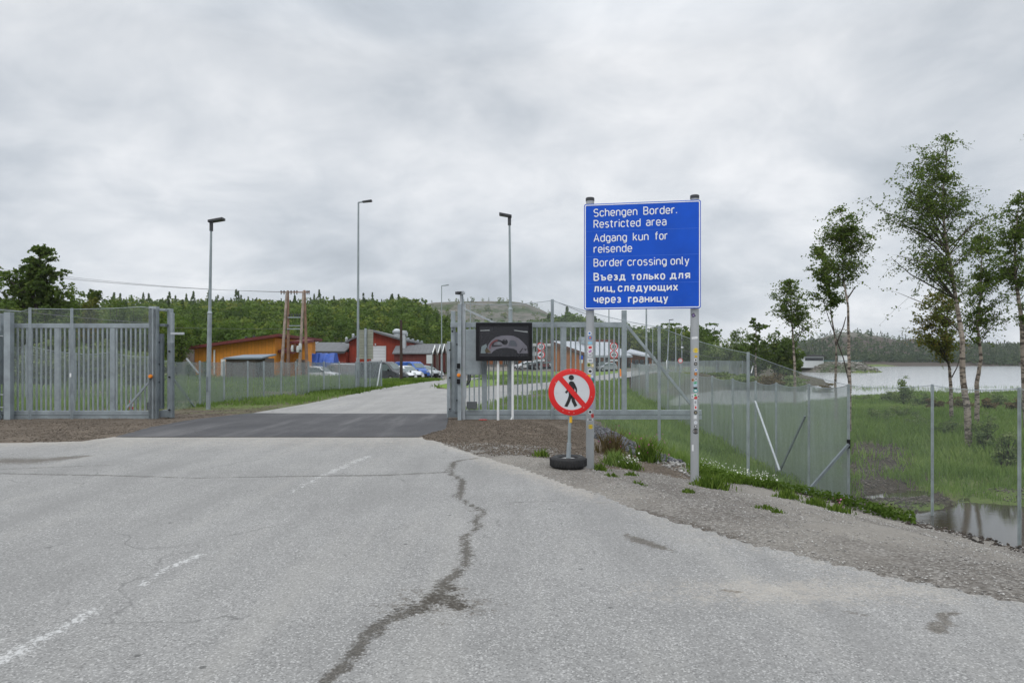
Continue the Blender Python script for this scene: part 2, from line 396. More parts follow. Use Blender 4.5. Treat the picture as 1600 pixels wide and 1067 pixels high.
def asphalt(name, lo, hi, stains=False, fleck=.8, streak=1.0):
    m, T, b = newmat(name)
    P = T.node('ShaderNodeNewGeometry').outputs['Position']
    v = T.voro(P, 105, 'Color'); sp = T.node('ShaderNodeSeparateColor'); T.link(v, sp.inputs[0]); vd = T.voro(P, 105)
    nl = T.noise(P, .55, 5, .6); nm = T.noise(P, 4.5, 5, .65); nf = T.noise(P, 38, 4, .7)
    mean = tuple((a+c)/2 for a, c in zip(lo, hi))
    c = T.mix(T.ramp(nl, [(.32, 0), (.68, 1)]), lo, hi)
    c = T.mix(T.ramp(nm, [(.32, .35), (.55, 0)]), c, tuple(q*.72 for q in mean))
    c = T.mix(T.ramp(sp.outputs[0], [(.0, fleck*.95), (.34, 0)]), c, tuple(q*.42 for q in mean))
    c = T.mix(T.ramp(sp.outputs[1], [(.77, 0), (.96, fleck*.95)]), c, tuple(min(.8, q*1.75) for q in mean))
    c = T.mix(T.ramp(nf, [(.36, .5), (.5, 0)]), c, tuple(q*.55 for q in mean))
    # lengthwise wear, small dark spots and hairline cracks
    mp = T.node('ShaderNodeMapping'); T.link(P, mp.inputs[0]); mp.inputs['Scale'].default_value = (1.5, .16, 1); mp.inputs['Rotation'].default_value = (0, 0, R(14))
    st = T.noise(mp.outputs[0], 1.0, 6, .6)
    c = T.mix(T.ramp(st, [(.34, .5), (.5, 0)]), c, tuple(q*.74 for q in mean)); c = T.mix(T.ramp(st, [(.52, 0), (.70, min(.9, .45*streak))]), c, tuple(q*(1.2 if streak == 1 else 1.75) for q in (mean[0], mean[1]*.985, mean[2]*.95)))
    c = T.mix(T.ramp(T.voro(P, 2.1), [(.03, .75), (.05, 0)]), c, tuple(q*.25 for q in mean))
    wv = T.node('ShaderNodeVectorMath', operation='ADD'); T.link(P, wv.inputs[0]); nz = T.node('ShaderNodeTexNoise'); nz.inputs['Scale'].default_value = 1.3; nz.inputs['Detail'].default_value = 6; T.link(P, nz.inputs['Vector']); T.link(nz.outputs['Color'], wv.inputs[1])
    ed = T.voro(wv.outputs[0], .36, 'Distance', 'DISTANCE_TO_EDGE')
    c = T.mix(T.math('MULTIPLY', T.ramp(ed, [(.0, .65), (.006, 0)]), T.ramp(nl, [(.50, 0), (.58, 1)])), c, tuple(q*.42 for q in mean))
    if stains:
        wob = T.math('MULTIPLY', T.math('SUBTRACT', T.noise(P, 6, 7, .8), .5), 2.1)
        fine = T.math('MULTIPLY', T.math('SUBTRACT', T.noise(P, 34, 4, .7), .5), 2.0)
        def msk(name, lo_, hi_, k1=1.0, k2=1.0):
            a = T.attr(name)
            s = T.math('ADD', a, T.math('MULTIPLY', T.math('ADD', T.math('MULTIPLY', wob, k1), T.math('MULTIPLY', fine, k2)), T.ramp(a, [(0, 0), (.12, 1)])))
            return T.ramp(s, [(lo_, 0), (hi_, 1)])
        c = T.mix(T.math('MULTIPLY', msk('dust', .2, .9), .6), c, (.40, .365, .315))
        c = T.mix(T.math('MULTIPLY', msk('stain', .25, .7), .85), c, T.mix(1.0, c, (.46, .42, .37), 'MULTIPLY'))
        c = T.mix(T.math('MULTIPLY', msk('paint', .62, .95, 1.5, 1.9), .62), c, (.60, .60, .59))
        ck = msk('crack', .30, .74, 1.0, 1.1)
        c = T.mix(T.math('MULTIPLY', ck, .9), c, T.mix(1.0, c, (.33, .305, .27), 'MULTIPLY'))
        ln = msk('joint', .5, .72, .8, .8)
        c = T.mix(T.math('MULTIPLY', ln, .72), c, (.085, .08, .072))
    T.link(c, b.inputs['Base Color']); b.inputs['Roughness'].default_value = .88; b.inputs['Specular IOR Level'].default_value = .25
    h = T.math('ADD', T.math('MULTIPLY', vd, -.6), nf)
    T.link(T.bump(h, .14, .01), b.inputs['Normal']); return m
asph_old = asphalt('old_bleached_asphalt', (.235, .232, .224), (.30, .296, .286), True)
asph_new = asphalt('dark_asphalt', (.055, .055, .06), (.105, .104, .107), False, .45, 1.8)
asph_far = asphalt('pale_asphalt', (.27, .265, .255), (.34, .335, .325), False, .5)

def water_mat(name, col, bump, scale, rough=.05):
    m, T, b = newmat(name)
    P = T.node('ShaderNodeNewGeometry').outputs['Position']
    mp = T.node('ShaderNodeMapping'); T.link(P, mp.inputs[0]); mp.inputs['Scale'].default_value = (.55, 1.6, 1)
    n = T.noise(mp.outputs[0], scale, 5, .65); n2 = T.noise(mp.outputs[0], scale*.16, 3, .6)
    b.inputs['Base Color'].default_value = (*col, 1); b.inputs['Roughness'].default_value = rough
    b.inputs['Specular IOR Level'].default_value = .9
    T.link(T.bump(T.math('ADD', n, n2), bump, .05), b.inputs['Normal']); return m
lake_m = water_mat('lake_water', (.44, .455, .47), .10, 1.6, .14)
puddle_m = water_mat('puddle_water', (.05, .042, .03), .05, 3.0, .02)
# ------------------------------------------------------------------ terrain
def Gp(*pp): return [G(px, py, z) for px, py, z in pp]
ROAD_E = [(7.5, -3), (5.4, 1.2)] + [G(a, b)[:2] for a, b in ((1600,945),(1400,905),(1180,855),(1000,800),(880,757),(760,716),(690,692),(655,683))]
ROAD_W = [(-40, -3), (-40, 11)] + [G(a, b)[:2] for a, b in ((-300,704),(0,693),(120,690),(180,683))]
ROAD = ROAD_W + ROAD_E[::-1]
PATCH = [G(a, b)[:2] for a, b in ((180,683.3),(655,683.3),(697,672),(702,647),(392,646),(300,656),(235,668))]
ROADFAR = [G(a, b)[:2] for a, b in ((392,646),(480,631),(600,606),(660,597),(715,591.5),(760,589.5),(760,591.5),(715,596),(684,602),(682,607),(705,608.5),(770,603),(850,598),(985,580),(1010,575),(1120,571.5),(1120,573),(1030,581),(985,589),(920,601),(845,613),(790,625),(735,641),(702,647))]
CREST = [(9.5,0,-.5),(7.6,4,-.5),(5.7,7.83,-.5),(4.7,9.7,-.4),(3.35,11.2,-.27),(2.5,14,-.1),(1.86,18.9,0),(2.3,25,0),(4.3,36,0),(6.6,47,0),(9.9,62,0),(16,78,0),(26,100,0),(40,130,-.1),(75,190,-.2),(160,330,-.2),(420,900,0)]
def L(px, py): return G(px, py, -2.5)[:2]
LAKE = [L(*p) for p in ((2700,630),(1700,623),(1600,622),(1500,625),(1400,623),(1330,630),(1240,642),(1150,650),(1060,648),(1030,634),(1060,619),(1120,610),(1200,608),(1270,604),(1296,600),(1285,593),(1230,587),(1150,584),(1150,580.6),(1255,581.0),(1340,582.5),(1368,582.2),(1374,580.5),(1300,577),(1300,573),(1450,572),(1600,571.8),(2700,571.6))]
PUD = [((1350,19.5)), ]
def pud(px, py): return G(px, py, -2.34)[:2]
PUDDLE = [pud(*p) for p in ((1370,800),(1430,792),(1500,784),(1560,786),(1650,792),(1800,800),(1800,900),(1560,900),(1430,850))]
PUDDLE2 = [pud(*p) for p in ((1340,768),(1380,762),(1440,764),(1432,775),(1380,777),(1345,775))]
RIDGE_P = np.array([(-600,492),(0,490),(110,490),(300,487),(450,488),(600,487),(640,481),(680,474),(760,472),(820,476),(850,486),(870,497),(900,516),(950,536),(1000,545),(1060,552),(1120,560),(1200,565),(3000,565)], float)
FAR_P = np.array([(900,565),(1040,560),(1130,552),(1180,546),(1240,539),(1285,528),(1310,520),(1335,519),(1365,524),(1400,531),(1430,529),(1460,534),(1500,540),(1560,541),(1600,539),(1800,530),(2600,545)], float)
crest2 = [(a, b) for a, b, c in CREST]; crestz = np.array([c for a, b, c in CREST])
def H(x, y, masks=False):
    x = np.asarray(x, float); y = np.asarray(y, float)
    px = 800 + F*x/np.maximum(y, 1)
    n1 = fbm(x, y, 1.3, 4, 3)-.5; n2 = fbm(x, y, 9, 3, 5)-.5; n3 = fbm(x, y, .45, 3, 9)-.5
    d, par, side = polydist(x, y, crest2); t = d*side
    zc = np.interp(par, np.arange(len(crestz)), crestz)
    slope = np.interp(y, [0, 9, 13, 18, 24, 40, 60, 90, 130], [.8, .78, .52, .38, .45, .5, .6, .3, .2])
    marsh = np.interp(y, [0, 20, 24, 30, 42, 55, 80, 110, 170], [-2.36, -2.34, -2.15, -1.75, -1.7, -2.2, -2.1, -1.4, -.9])
    marsh = marsh + np.where(y < 90, .16, .3)*n2*2 + .10*n1
    # left part of the marsh, under the far mesh fence
    marsh = marsh - .35*sst(14, 9, x)*sst(20, 26, y)*sst(60, 45, y)
    zr = np.where(t < 0, zc*np.exp(-(t/1.7)**2), zc - slope*t)
    k = .25; h = np.clip(.5+.5*(marsh-zr)/k, 0, 1); right = np.where(t > 0, zr*(1-h)+marsh*h + k*h*(1-h), zr)
    z = right + np.where(t > 0, .10*n1+.05*n3, (.035*n1+.015*n3) + .045*n3*sst(13, 11, y)*(x > -1.5))*np.where(y < 60, 1, 1.5)
    # earth bank before the right gate and the loose soil on the left
    z = z + .22*np.exp(-((x-.3)/1.3)**2-((y-15.8)/2.0)**2) + .06*np.exp(-((x+11)/4)**2-((y-17.5)/1.8)**2)
    ahead = sst(0.2, 3, y)
    # roads lie clear of the soil
    for P in (ROAD, PATCH, ROADFAR):
        dd, _, _ = polydist(x, y, P, True); ins = inside(x, y, P)
        z = np.where(ins, np.minimum(z, .012 - .032*sst(.0, .16, dd + .35*n3) - .10*sst(.1, .5, dd)), z)
        if P is ROAD: z = np.where(~ins & (dd < .9), np.maximum(z, .010 + .022*n3 + .02*sst(0, .5, dd)), z)
    # hills behind the station and beyond the lake
    zr_ = EYE + (HZ - np.interp(px, RIDGE_P[:,0], RIDGE_P[:,1]))*430/F
    zr_ = np.maximum(zr_, 0)
    k1 = sst(640, 720, px)*sst(900, 820, px)
    s = np.clip((y-118)/(430-118), 0, 1); s_w = s**.85; s_d = .55*s + .45*sst(.55, .95, s)
    hill = zr_*np.where(y > 430, 1-.25*sst(430, 900, y), s_w*(1-k1)+s_d*k1)
    hill = hill*(y > 118) + (y > 140)*(fbm(x, y, 40, 4, 31)-.5)*zr_*.12*sst(140, 260, y)*sst(470, 380, y)
    z = np.where(px < 1200, z + hill, z)
    zf = (EYE + (HZ - np.interp(px, FAR_P[:,0], FAR_P[:,1]))*880/F)*sst(600, 880, y)
    zf = np.where(px > 900, np.maximum(zf, 0), 0)*(1+.10*(fbm(x, y, 60, 4, 77)-.5))
    z = z + zf*sst(1000, 1200, px)
    z = z - .55*sst(60, 67, y)*sst(125, 117, y)*sst(455, 480, px)*sst(745, 725, px)
    dl, _, _ = polydist(x, y, LAKE, True); inl = inside(x, y, LAKE)
    sd = np.where(inl, dl, -dl)
    z = np.where(sd > -4, np.minimum(z, -2.42 - .25*sd + .12*n1), z)
    z = np.where(inl, np.clip(z, -5, -2.7), z)
    for P in (PUDDLE, PUDDLE2):
        dp, _, _ = polydist(x, y, P, True); sp = np.where(inside(x, y, P), dp, -dp) + .9*n1
        z = np.where(t > .6, z - .22*sst(-.35, .35, sp), z)
    z = z - .17*sst(.50, .60, fbm(x, y, 1.9, 3, 83))*sst(2.2, 3.5, t)*sst(12, 14, y)*sst(25, 22, y)
    # low promontory across the water
    dpr = np.exp(-((px-1310)/62)**4)*np.exp(-((y-268)/16.0)**2); z = z + dpr*2.3*sst(-6, 1, -sd)
    if not masks: return z
    nn = fbm(x, y, 2.2, 4, 51); nb = fbm(x, y, 6, 3, 57)
    dr, _, sr = polydist(x, y, ROAD_E); tr = np.where(y < 14.5, dr*sr*-1, 9)
    grass = np.zeros_like(x); gravel = np.zeros_like(x); mud = np.zeros_like(x); rock = np.zeros_like(x); lawn = np.zeros_like(x)
    # shoulder: gravel between the asphalt edge and the bank
    near = sst(14.0, 12.2, y + .25*x)*sst(.9, -.5, t)
    gravel = np.maximum(gravel, near*.9*np.where(x > -1.5, 1, 0))
    grass = np.where(t > .1, .72*sst(.1, 1.6, t) + .25*(nb-.4), grass)
    mud = np.where(t > 1.2, .55*sst(26, 21, y)*sst(1.2, 3, t)*(nn > .42) + .25*sst(24, 19, y), mud)
    mud = np.where((y > 16.5) & (y < 27) & (px > 1320), np.maximum(mud, .95*sst(.40, .52, nn)), mud)
    mz = sst(18.5, 20.5, y)*sst(31, 27, y)*sst(1290, 1330, px+160*(nb-.5))*sst(1540, 1470, px+260*(nb-.5))*sst(.26, .42, nn); mud = np.maximum(mud, .98*mz); grass = grass*(1-.8*mz)
    mud = np.where((y > 5) & (y < 12.5) & (t > -.12), np.maximum(mud, .8), mud)
    gravel = np.where((y > 10.7) & (x > .9) & (t < 0) & (y < 15), gravel*.25, gravel)
    rim, _, _ = polydist(x, y, ROAD_E); mud = np.where((x > .6) & (y < 8.5), np.maximum(mud, .52*sst(.5, .0, rim)*sst(.45, .62, fbm(x, y, .9, 4, 58))), mud)
    grass = np.where((y < 24) & (t > 4.5), grass - .15, grass)
    # beyond the gate
    beyond = y > 21
    grass = np.where(beyond & (t < .3), .62 + .5*(nb-.5), grass)
    gravel = np.where(beyond & (y < 33) & (t < 0) & (px > 690), np.maximum(gravel, .35+.4*(nn-.4)), gravel)
    dfar, _, _ = polydist(x, y, ROADFAR, True)
    grass = np.where(beyond & (t < 0) & (dfar < .5), grass*.4, grass)
    isl = [G(a, b)[:2] for a, b in ((683,604),(715,597),(800,592),(880,582),(985,578),(850,597),(770,602),(705,607.5))]
    lawn = np.where(inside(x, y, isl), 1.0, lawn)
    lawn = np.where((px > 590) & (px < 720) & (y > 44) & (y < 60) & (t < 0), .8, lawn)
    lawn = np.where((px > 735) & (px < 985) & (y > 52) & (y < 112) & (t < 0), 1.0, lawn)
    park = (px > 480) & (px < 740) & (y > 62) & (y < 118); gravel = np.where(park, 1, gravel); grass = np.where(park, 0, grass); lawn = np.where(park, 0, lawn)
    park = (px > 740) & (px < 1000) & (y > 118) & (y < 150); gravel = np.where(park, 1, gravel); grass = np.where(park, 0, grass)
    edge = beyond & (y < 45) & (px < 640); grass = np.where(edge, .55+.5*(nn-.5), grass)
    grass = np.where(y > 150, .75, grass)
    wd = (y > 92) & (px < 1110) & (z > .6); mud = np.where(wd, .62, mud); mud = np.where(y > 600, .8, mud); mud = np.where((y > 78) & (y < 240) & (px > 1040) & (t > 0), .6, mud)
    grass = np.where(wd | (y > 600), .22, grass); grass = np.where((y > 78) & (y < 240) & (px > 1040) & (t > 0), .42, grass)
    rock = np.where((y > 240) & (y < 620) & (px > 610) & (px < 900), np.clip((z-zr_*.3)/(zr_*.2+.1), 0, 1)*.9*sst(600, 690, px), 0)
    rock = np.where((y > 700) & (px > 1200), np.clip((z-24)/9, 0, 1)*.62*sst(1220, 1290, px)*sst(1500, 1380, px), rock)
    rock = np.where(dpr > .3, .9, rock)
    grass = np.where(y < 21, np.where(t < 0, 0, grass), grass)
    wet = np.zeros_like(x)
    for P in (PUDDLE, PUDDLE2):
        dp, _, _ = polydist(x, y, P, True); wet = np.maximum(wet, sst(1.2, .2, dp)*.8)
    mud = np.where(t > .6, np.maximum(mud, wet), mud)
    return z, dict(grass=np.clip(grass,0,1), gravel=np.clip(gravel,0,1), mud=np.clip(mud,0,1), rock=np.clip(rock,0,1), lawn=lawn)
def h1(x, y): return float(H(np.array([x]), np.array([y]))[0])

def fan(y0, y1, ratio, t0, t1, nt, off=6.0):
    ys = [y0]
    while ys[-1] < y1: ys.append((ys[-1]+off)*ratio-off)
    ys = np.array(ys); ts = np.linspace(t0, t1, nt); Y, T_ = np.meshgrid(ys, ts, indexing='ij'); Xx = T_*(Y+off)
    r, c = Y.shape; idx = np.arange(r*c).reshape(r, c)
    Fc = np.stack([idx[:-1,:-1], idx[:-1,1:], idx[1:,1:], idx[1:,:-1]], -1).reshape(-1, 4)
    return Xx.ravel(), Y.ravel(), Fc
gx, gy, gf = fan(-4, 1100, 1.0115, -1.2, 1.2, 470)
gz, gm = H(gx, gy, True)
tag(npmesh('ground', np.stack([gx, gy, gz], 1), gf, ground_m, gm, smooth=True), kind='structure')

def sheet(name, P, z, mat, fine=None):
    """flat sheet over polygon P; fine = (row ratio, columns) gives a grid with stain masks"""
    mb = MB(); mb.add([(a, b, z) for a, b in P], [tuple(range(len(P)))])
    o = mb.build(name, mat); tag(o, kind='structure'); return o
# near road: fine grid so that cracks, paint and stains have their own shape
rx, ry, rf = fan(-3, 14.75, 1.0042, -2.3, 1.0, 560, 4.0)
cx = rx[rf].mean(1); cy = ry[rf].mean(1)
rf = rf[(inside(cx, cy, [(a, min(b, 14.46)) for a, b in ROAD]) | (polydist(cx, cy, ROAD_E)[0] < .22) | (polydist(cx, cy, ROAD_W[1:])[0] < .22)) & (cy < 14.46)]
def strip(pts, halfw, x, y):
    """1 on the line, falling to 0 at half width; pts (px,py,width factor)"""
    P = [G(p[0], p[1])[:2] for p in pts]; w = np.array([p[2] if len(p) > 2 else 1 for p in pts])
    d, par, _ = polydist(x, y, P); ww = np.interp(par, np.arange(len(w)), w)*halfw
    return np.clip(1-d/(ww*2), 0, 1)
CR = [(745,716,.5),(722,719,.7),(710,722,1),(702,736,1),(706,742,.7),(723,751,.9),(717,778,1.0),(726,784,.7),(735,790,.6),(748,795,.7),(757,798,.5),(741,816,.8),(750,823,.7),(734,834,.6),(725,841,.7),(730,869,.9),(723,889,.8),(705,902,.8),(696,908,1),(690,930,1.9),(660,948,1.6),(638,956,1.4),(594,976,1.1),(572,996,1.05),(556,1020,.8),(540,1039,.85),(507,1067,.8),(470,1100,.8)]
crack = strip(CR, .048, rx, ry)
crack = np.maximum(crack, strip([(690,930,1.6),(710,946,1.2),(727,950,.4)], .06, rx, ry))
crack = np.maximum(crack, .8*strip([(735,799,.6),(757,797,.5)], .05, rx, ry))
joint = strip([(-60,739,1),(180,743,1),(300,747,.7),(445,745,1),(600,743,1),(700,738,1)], .05, rx, ry)
joint = np.maximum(joint, .8*strip([(-60,736),(60,731),(170,727)], .05, rx, ry))
joint = np.maximum(joint, .75*strip([(790,786),(860,784),(950,787)], .028, rx, ry))
joint = np.maximum(joint, .7*strip([(640,715),(690,716),(725,714)], .04, rx, ry))
joint = np.maximum(joint, .6*strip([(240,708),(275,700),(300,692)], .05, rx, ry))
stain = np.maximum(strip([(978,836,.5),(1000,846,1.3),(1025,854,1),(1052,862,.3)], .045, rx, ry)*1.25, strip([(1460,985,1.2),(1478,975,1.2),(1470,960,.7),(1492,958,.9)], .035, rx, ry)*.95)
stain = np.maximum(stain, strip([(-60,722,1.6),(60,720,1.3),(130,713,.5)], .22, rx, ry)*.95)
stain = np.maximum(stain, strip([(1128,923,1),(1152,926,.7)], .02, rx, ry))
stain = np.maximum(stain, strip([(1320,956,1),(1350,962,.6)], .018, rx, ry))
stain = np.maximum(stain, strip([(690,930,1),(640,950,1),(720,948,1)], .2, rx, ry)*.5)
paint = strip([(-60,1062,1),(0,1035,1),(90,985,1.1),(150,952,.8)], .05, rx, ry)*.9
paint = np.maximum(paint, strip([(165,950,.6),(175,935,.6)], .02, rx, ry)*.9)
paint = np.maximum(paint, strip([(222,914,.8),(238,902,.5),(258,889,.9),(312,867,.9)], .04, rx, ry)*1.05)
paint = np.maximum(paint, strip([(455,770,.6),(500,745,1),(578,712,1.2)], .052, rx, ry)*.82)
de, _, _ = polydist(rx, ry, ROAD_E)
dust = np.clip(1-de/(.1+.9*fbm(rx, ry, 1.1, 3, 91)**1.5), 0, 1)*np.where(rx > 1.0, .3, .75) + .75*np.exp(-((rx-1.9)/.9)**2-((ry-4.75)/.28)**2)
dw, _, _ = polydist(rx, ry, ROAD_W[1:]); dust = np.maximum(dust, np.clip(1-dw/1.2, 0, 1)*.8)
dust = np.maximum(dust, .55*sst(11.5, 14.3, ry))
used = np.unique(rf); rem = np.zeros(len(rx), int); rem[used] = np.arange(len(used))
rz = .004 + .012*(fbm(rx, ry, 3, 2, 71)-.5)
tag(npmesh('road', np.stack([rx, ry, rz], 1)[used], rem[rf], asph_old, {k: v[used] for k, v in dict(crack=crack, joint=joint, stain=stain, paint=paint, dust=dust).items()}, smooth=True), kind='structure')
sheet('asphalt_patch', PATCH, .016, asph_new)
sheet('access_road', ROADFAR, .008, asph_far)
# tar and tyre streaks on the far road
def gl(px, py, z): return G(px, py, 0)[:2] + (z,)

def flat(name, P, z, mat):
    m = MB(); m.add([(a, b, z) for a, b in P], [tuple(range(len(P)))]); return tag(m.build(name, mat), kind='structure')
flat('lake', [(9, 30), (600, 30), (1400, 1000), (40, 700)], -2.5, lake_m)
flat('puddle', [(3.9, 10.6), (16, 8.6), (28, 22), (14, 23.5), (8.4, 21)], -2.44, puddle_m)

# ------------------------------------------------------------------ vegetation helpers
def leaf_quads(C, size, up=.0, rs=RS, aspect=.75, nrm=None):
    """leaf quads at centres C (N,3), size (N,); random turn, or facing about nrm"""
    n = len(C); u = rs.normal(size=(n,3)); u[:,2] *= (1-up); u /= np.linalg.norm(u, axis=1, keepdims=True)+1e-9
    w = rs.normal(size=(n,3))
    if nrm is not None:
        w = nrm/(np.linalg.norm(nrm, axis=1, keepdims=True)+1e-9) + w*.38
        u = np.cross(w, u); u /= np.linalg.norm(u, axis=1, keepdims=True)+1e-9
    v = np.cross(u, w); v /= np.linalg.norm(v, axis=1, keepdims=True)+1e-9
    s = np.asarray(size).reshape(-1,1)*.5
    V = np.stack([C-u*s, C+v*s*aspect, C+u*s, C-v*s*aspect], 1).reshape(-1,3)
    return V, np.arange(n*4).reshape(n,4)

def make_tree(name, label, cat, path, d, blobs, n_leaf, leaf, mat, seed, group=None, r0=.13, nb=34, depth=.8, droop=.25, whites=True, leafspread=.35, bare=()):
    """birch: trunk along pixel path at distance d; crown spread over pixel ellipses blobs=(px,py,rx,ry,weight)"""
    rs = np.random.RandomState(seed); s = d/F
    P = [Vector(at(a, b, d)) for a, b in path]
    base = P[0].copy(); base.z = h1(base.x, base.y) - .12
    root = thing(name, base, label, cat, group)
    P[0] = base.copy()
    for i in range(1, len(P)-1): P[i].y += rs.uniform(-.15, .15)
    fine = []
    for i in range(len(P)-1):
        for k in range(5):
            q = P[i].lerp(P[i+1], k/5); q.x += rs.normal()*.012*s*20; fine.append(q)
    fine.append(P[-1]); n = len(fine)
    rad = [max(.012, r0*(1-.93*(i/(n-1))**.9)) * (1.35 if i == 0 else 1) for i in range(n)]
    mb = MB(base); mb.tube(fine, rad, 7); tv = len(mb.v)
    C = []; bw = np.array([b[4] for b in blobs], float); bw /= bw.sum(); tips = []
    for j in range(nb):
        b = blobs[rs.choice(len(blobs), p=bw)]
        while True:
            q = rs.uniform(-1, 1, 3)
            if np.dot(q, q) < 1: break
        q = q*.35 + .65*q/np.linalg.norm(q) if rs.rand() < .55 else q
        tgt = Vector(at(b[0]+q[0]*b[2], b[1]+q[2]*b[3], d)); tgt.y += q[1]*b[2]*s*depth
        cand = [i for i in range(int(n*.25), n) if fine[i].z < tgt.z + .1] or [int(n*.3)]
        i0 = min(cand, key=lambda i: (fine[i]-tgt).length + .9*abs((tgt.z-fine[i].z) - .8*math.hypot(tgt.x-fine[i].x, tgt.y-fine[i].y)))
        st = fine[i0]; mid = st.lerp(tgt, .5); mid.z += (tgt-st).length*rs.uniform(.0, .2); mid.x += rs.normal()*.07*(tgt-st).length; mid.y += rs.normal()*.07*(tgt-st).length
        br = [st, st.lerp(mid, .5), mid, mid.lerp(tgt, .55), tgt]
        L = (tgt-st).length; rr = min(rad[i0]*.5, .007+.010*L)
        mb.tube(br, [rr, rr*.8, rr*.6, rr*.4, rr*.15], 5, False)
        m = max(4, int(n_leaf/nb)); tw = rs.randint(9, 15)
        for k in range(tw):
            f = rs.uniform(.22, 1.05); a = st.lerp(mid, f*2) if f < .5 else mid.lerp(tgt, f*2-1)
            dr = Vector(rs.normal(size=3)); dr.normalize(); dr.z = dr.z*.6 + .15 - droop*rs.rand()*2.6
            tl = leafspread*rs.uniform(.6, 1.7)*(.55+.22*L)
            e = a + dr*tl; mb.tube([a, a.lerp(e, .55)+Vector((0,0,.04)), e], [.005, .004, .0025], 3, False)
            q_ = m//tw + 1
            u = rs.rand(q_, 1)**.7
            ln = np.array(a)*(1-u) + np.array(e)*u + np.array([0,0,.06])*np.sin(u*3.14)
            C.append(np.hstack([ln + rs.normal(size=(q_,3))*(.035+.05*leafspread)*np.array([1,1,.8]), np.full((q_,1), rs.rand())]))
    for q in bare:
        B = [Vector(at(a, b, d)) for a, b in q]; mb.tube(B, [.035, .028, .018, .008][:len(B)] if len(B) <= 4 else .015, 5, False)
    tr = mb.build('trunk', bark_m, root, True)
    tone = np.zeros(len(tr.data.vertices), np.float32); tone[:tv] = 1.0 if whites else .25
    a = tr.data.attributes.new('tone', 'FLOAT', 'POINT'); a.data.foreach_set('value', tone)
    C = np.vstack(C); V, Fq = leaf_quads(C[:,:3]-np.array(base), leaf*rs.uniform(.6, 1.25, len(C)), rs=rs)
    t = np.clip(C[:,3]*.6 + rs.rand(len(C))*.4, 0, 1)
    npmesh('crown', V, Fq, mat, {'tone': np.repeat(t, 4)}, root)
    return root

def make_bush(name, label, cat, cpx, cpy, d, rx, ry, n, leaf, mat, seed, group=None, base=None, stems=9):
    """shrub: stems fanning from the ground, leaves massed along them; (cpx,cpy) is the crown centre"""
    rs = np.random.RandomState(seed); s = d/F; c = Vector(at(cpx, cpy, d)); b = Vector((c.x, d, h1(c.x, d)-.05))
    root = thing(name, b, label, cat, group); mb = MB(b); C = []
    top = c.z + ry*s - b.z
    for k in range(stems):
        ang = rs.uniform(0, 6.28); rr = math.sqrt(rs.rand()); e = Vector((c.x+math.cos(ang)*rr*rx*s*.85, d+math.sin(ang)*rr*rx*s*.7, b.z + top*rs.uniform(.7, 1.0)*(1-.35*rr*rr)))
        st = b + Vector((rs.normal()*.1, rs.normal()*.1, 0)); mid = st.lerp(e, .5) + Vector((0, 0, .15*top*rs.rand()))
        w = .02 + .008*top
        mb.tube([st, mid, e], [w, w*.6, w*.2], 4, False)
        m = n//stems//4
        for q in range(4):
            f = (.97, .8, .6, .4)[q]; cc = np.array(st.lerp(e, f)) + rs.normal(size=3)*np.array([rx*s, rx*s, ry*s])*.13
            rr_ = np.array([rx*s, rx*s, ry*s])*rs.uniform(.20, .34)
            nd = rs.normal(size=(m,3)); nd /= np.linalg.norm(nd, axis=1, keepdims=True); nd[:,2] = np.abs(nd[:,2])*np.where(rs.rand(m) < .8, 1, -1)
            C.append(np.hstack([cc + nd*rr_*rs.uniform(.55, 1.08, (m,1)), np.full((m,1), rs.rand()), nd]))
    C = np.vstack(C); C = C[C[:,2] > b.z]
    tr = mb.build('trunk', bark_m, root, True)
    V, Fq = leaf_quads(C[:,:3]-np.array(b), leaf*rs.uniform(.6, 1.3, len(C)), rs=rs, nrm=C[:,4:7]+np.array([0,0,.25]))
    npmesh('crown', V, Fq, mat, {'tone': np.repeat(np.clip(C[:,3]*.7+rs.rand(len(C))*.3, 0, 1), 4)}, root)
    return root

# ------------------------------------------------------------------ far woods (nobody could count them)
def template(kind, n, rs):
    if kind == 'birch':
        k = 10; cc = rs.normal(size=(k,3))*np.array([.22,.22,.19]) + np.array([0,0,.56]); cc[0] = (0, 0, .88); ci = rs.randint(0, k, n)
        nd = rs.normal(size=(n,3)); nd /= np.linalg.norm(nd, axis=1, keepdims=True); nd[:,2] = np.where(rs.rand(n) < .8, np.abs(nd[:,2]), nd[:,2])
        C = cc[ci] + nd*np.array([.17,.17,.14])*rs.uniform(.6, 1.05, (n,1)); C[:,2] = np.clip(C[:,2], .06, 1.05)
        return C, rs.rand(k)[ci], nd
    z = rs.rand(n)**.8; r = (1-z)*.25*rs.rand(n)**.4; a = rs.rand(n)*6.28
    return np.stack([r*np.cos(a), r*np.sin(a), .06+z*.94], 1), rs.rand(n)*.35, np.stack([np.cos(a), np.sin(a), .5+0*a], 1)
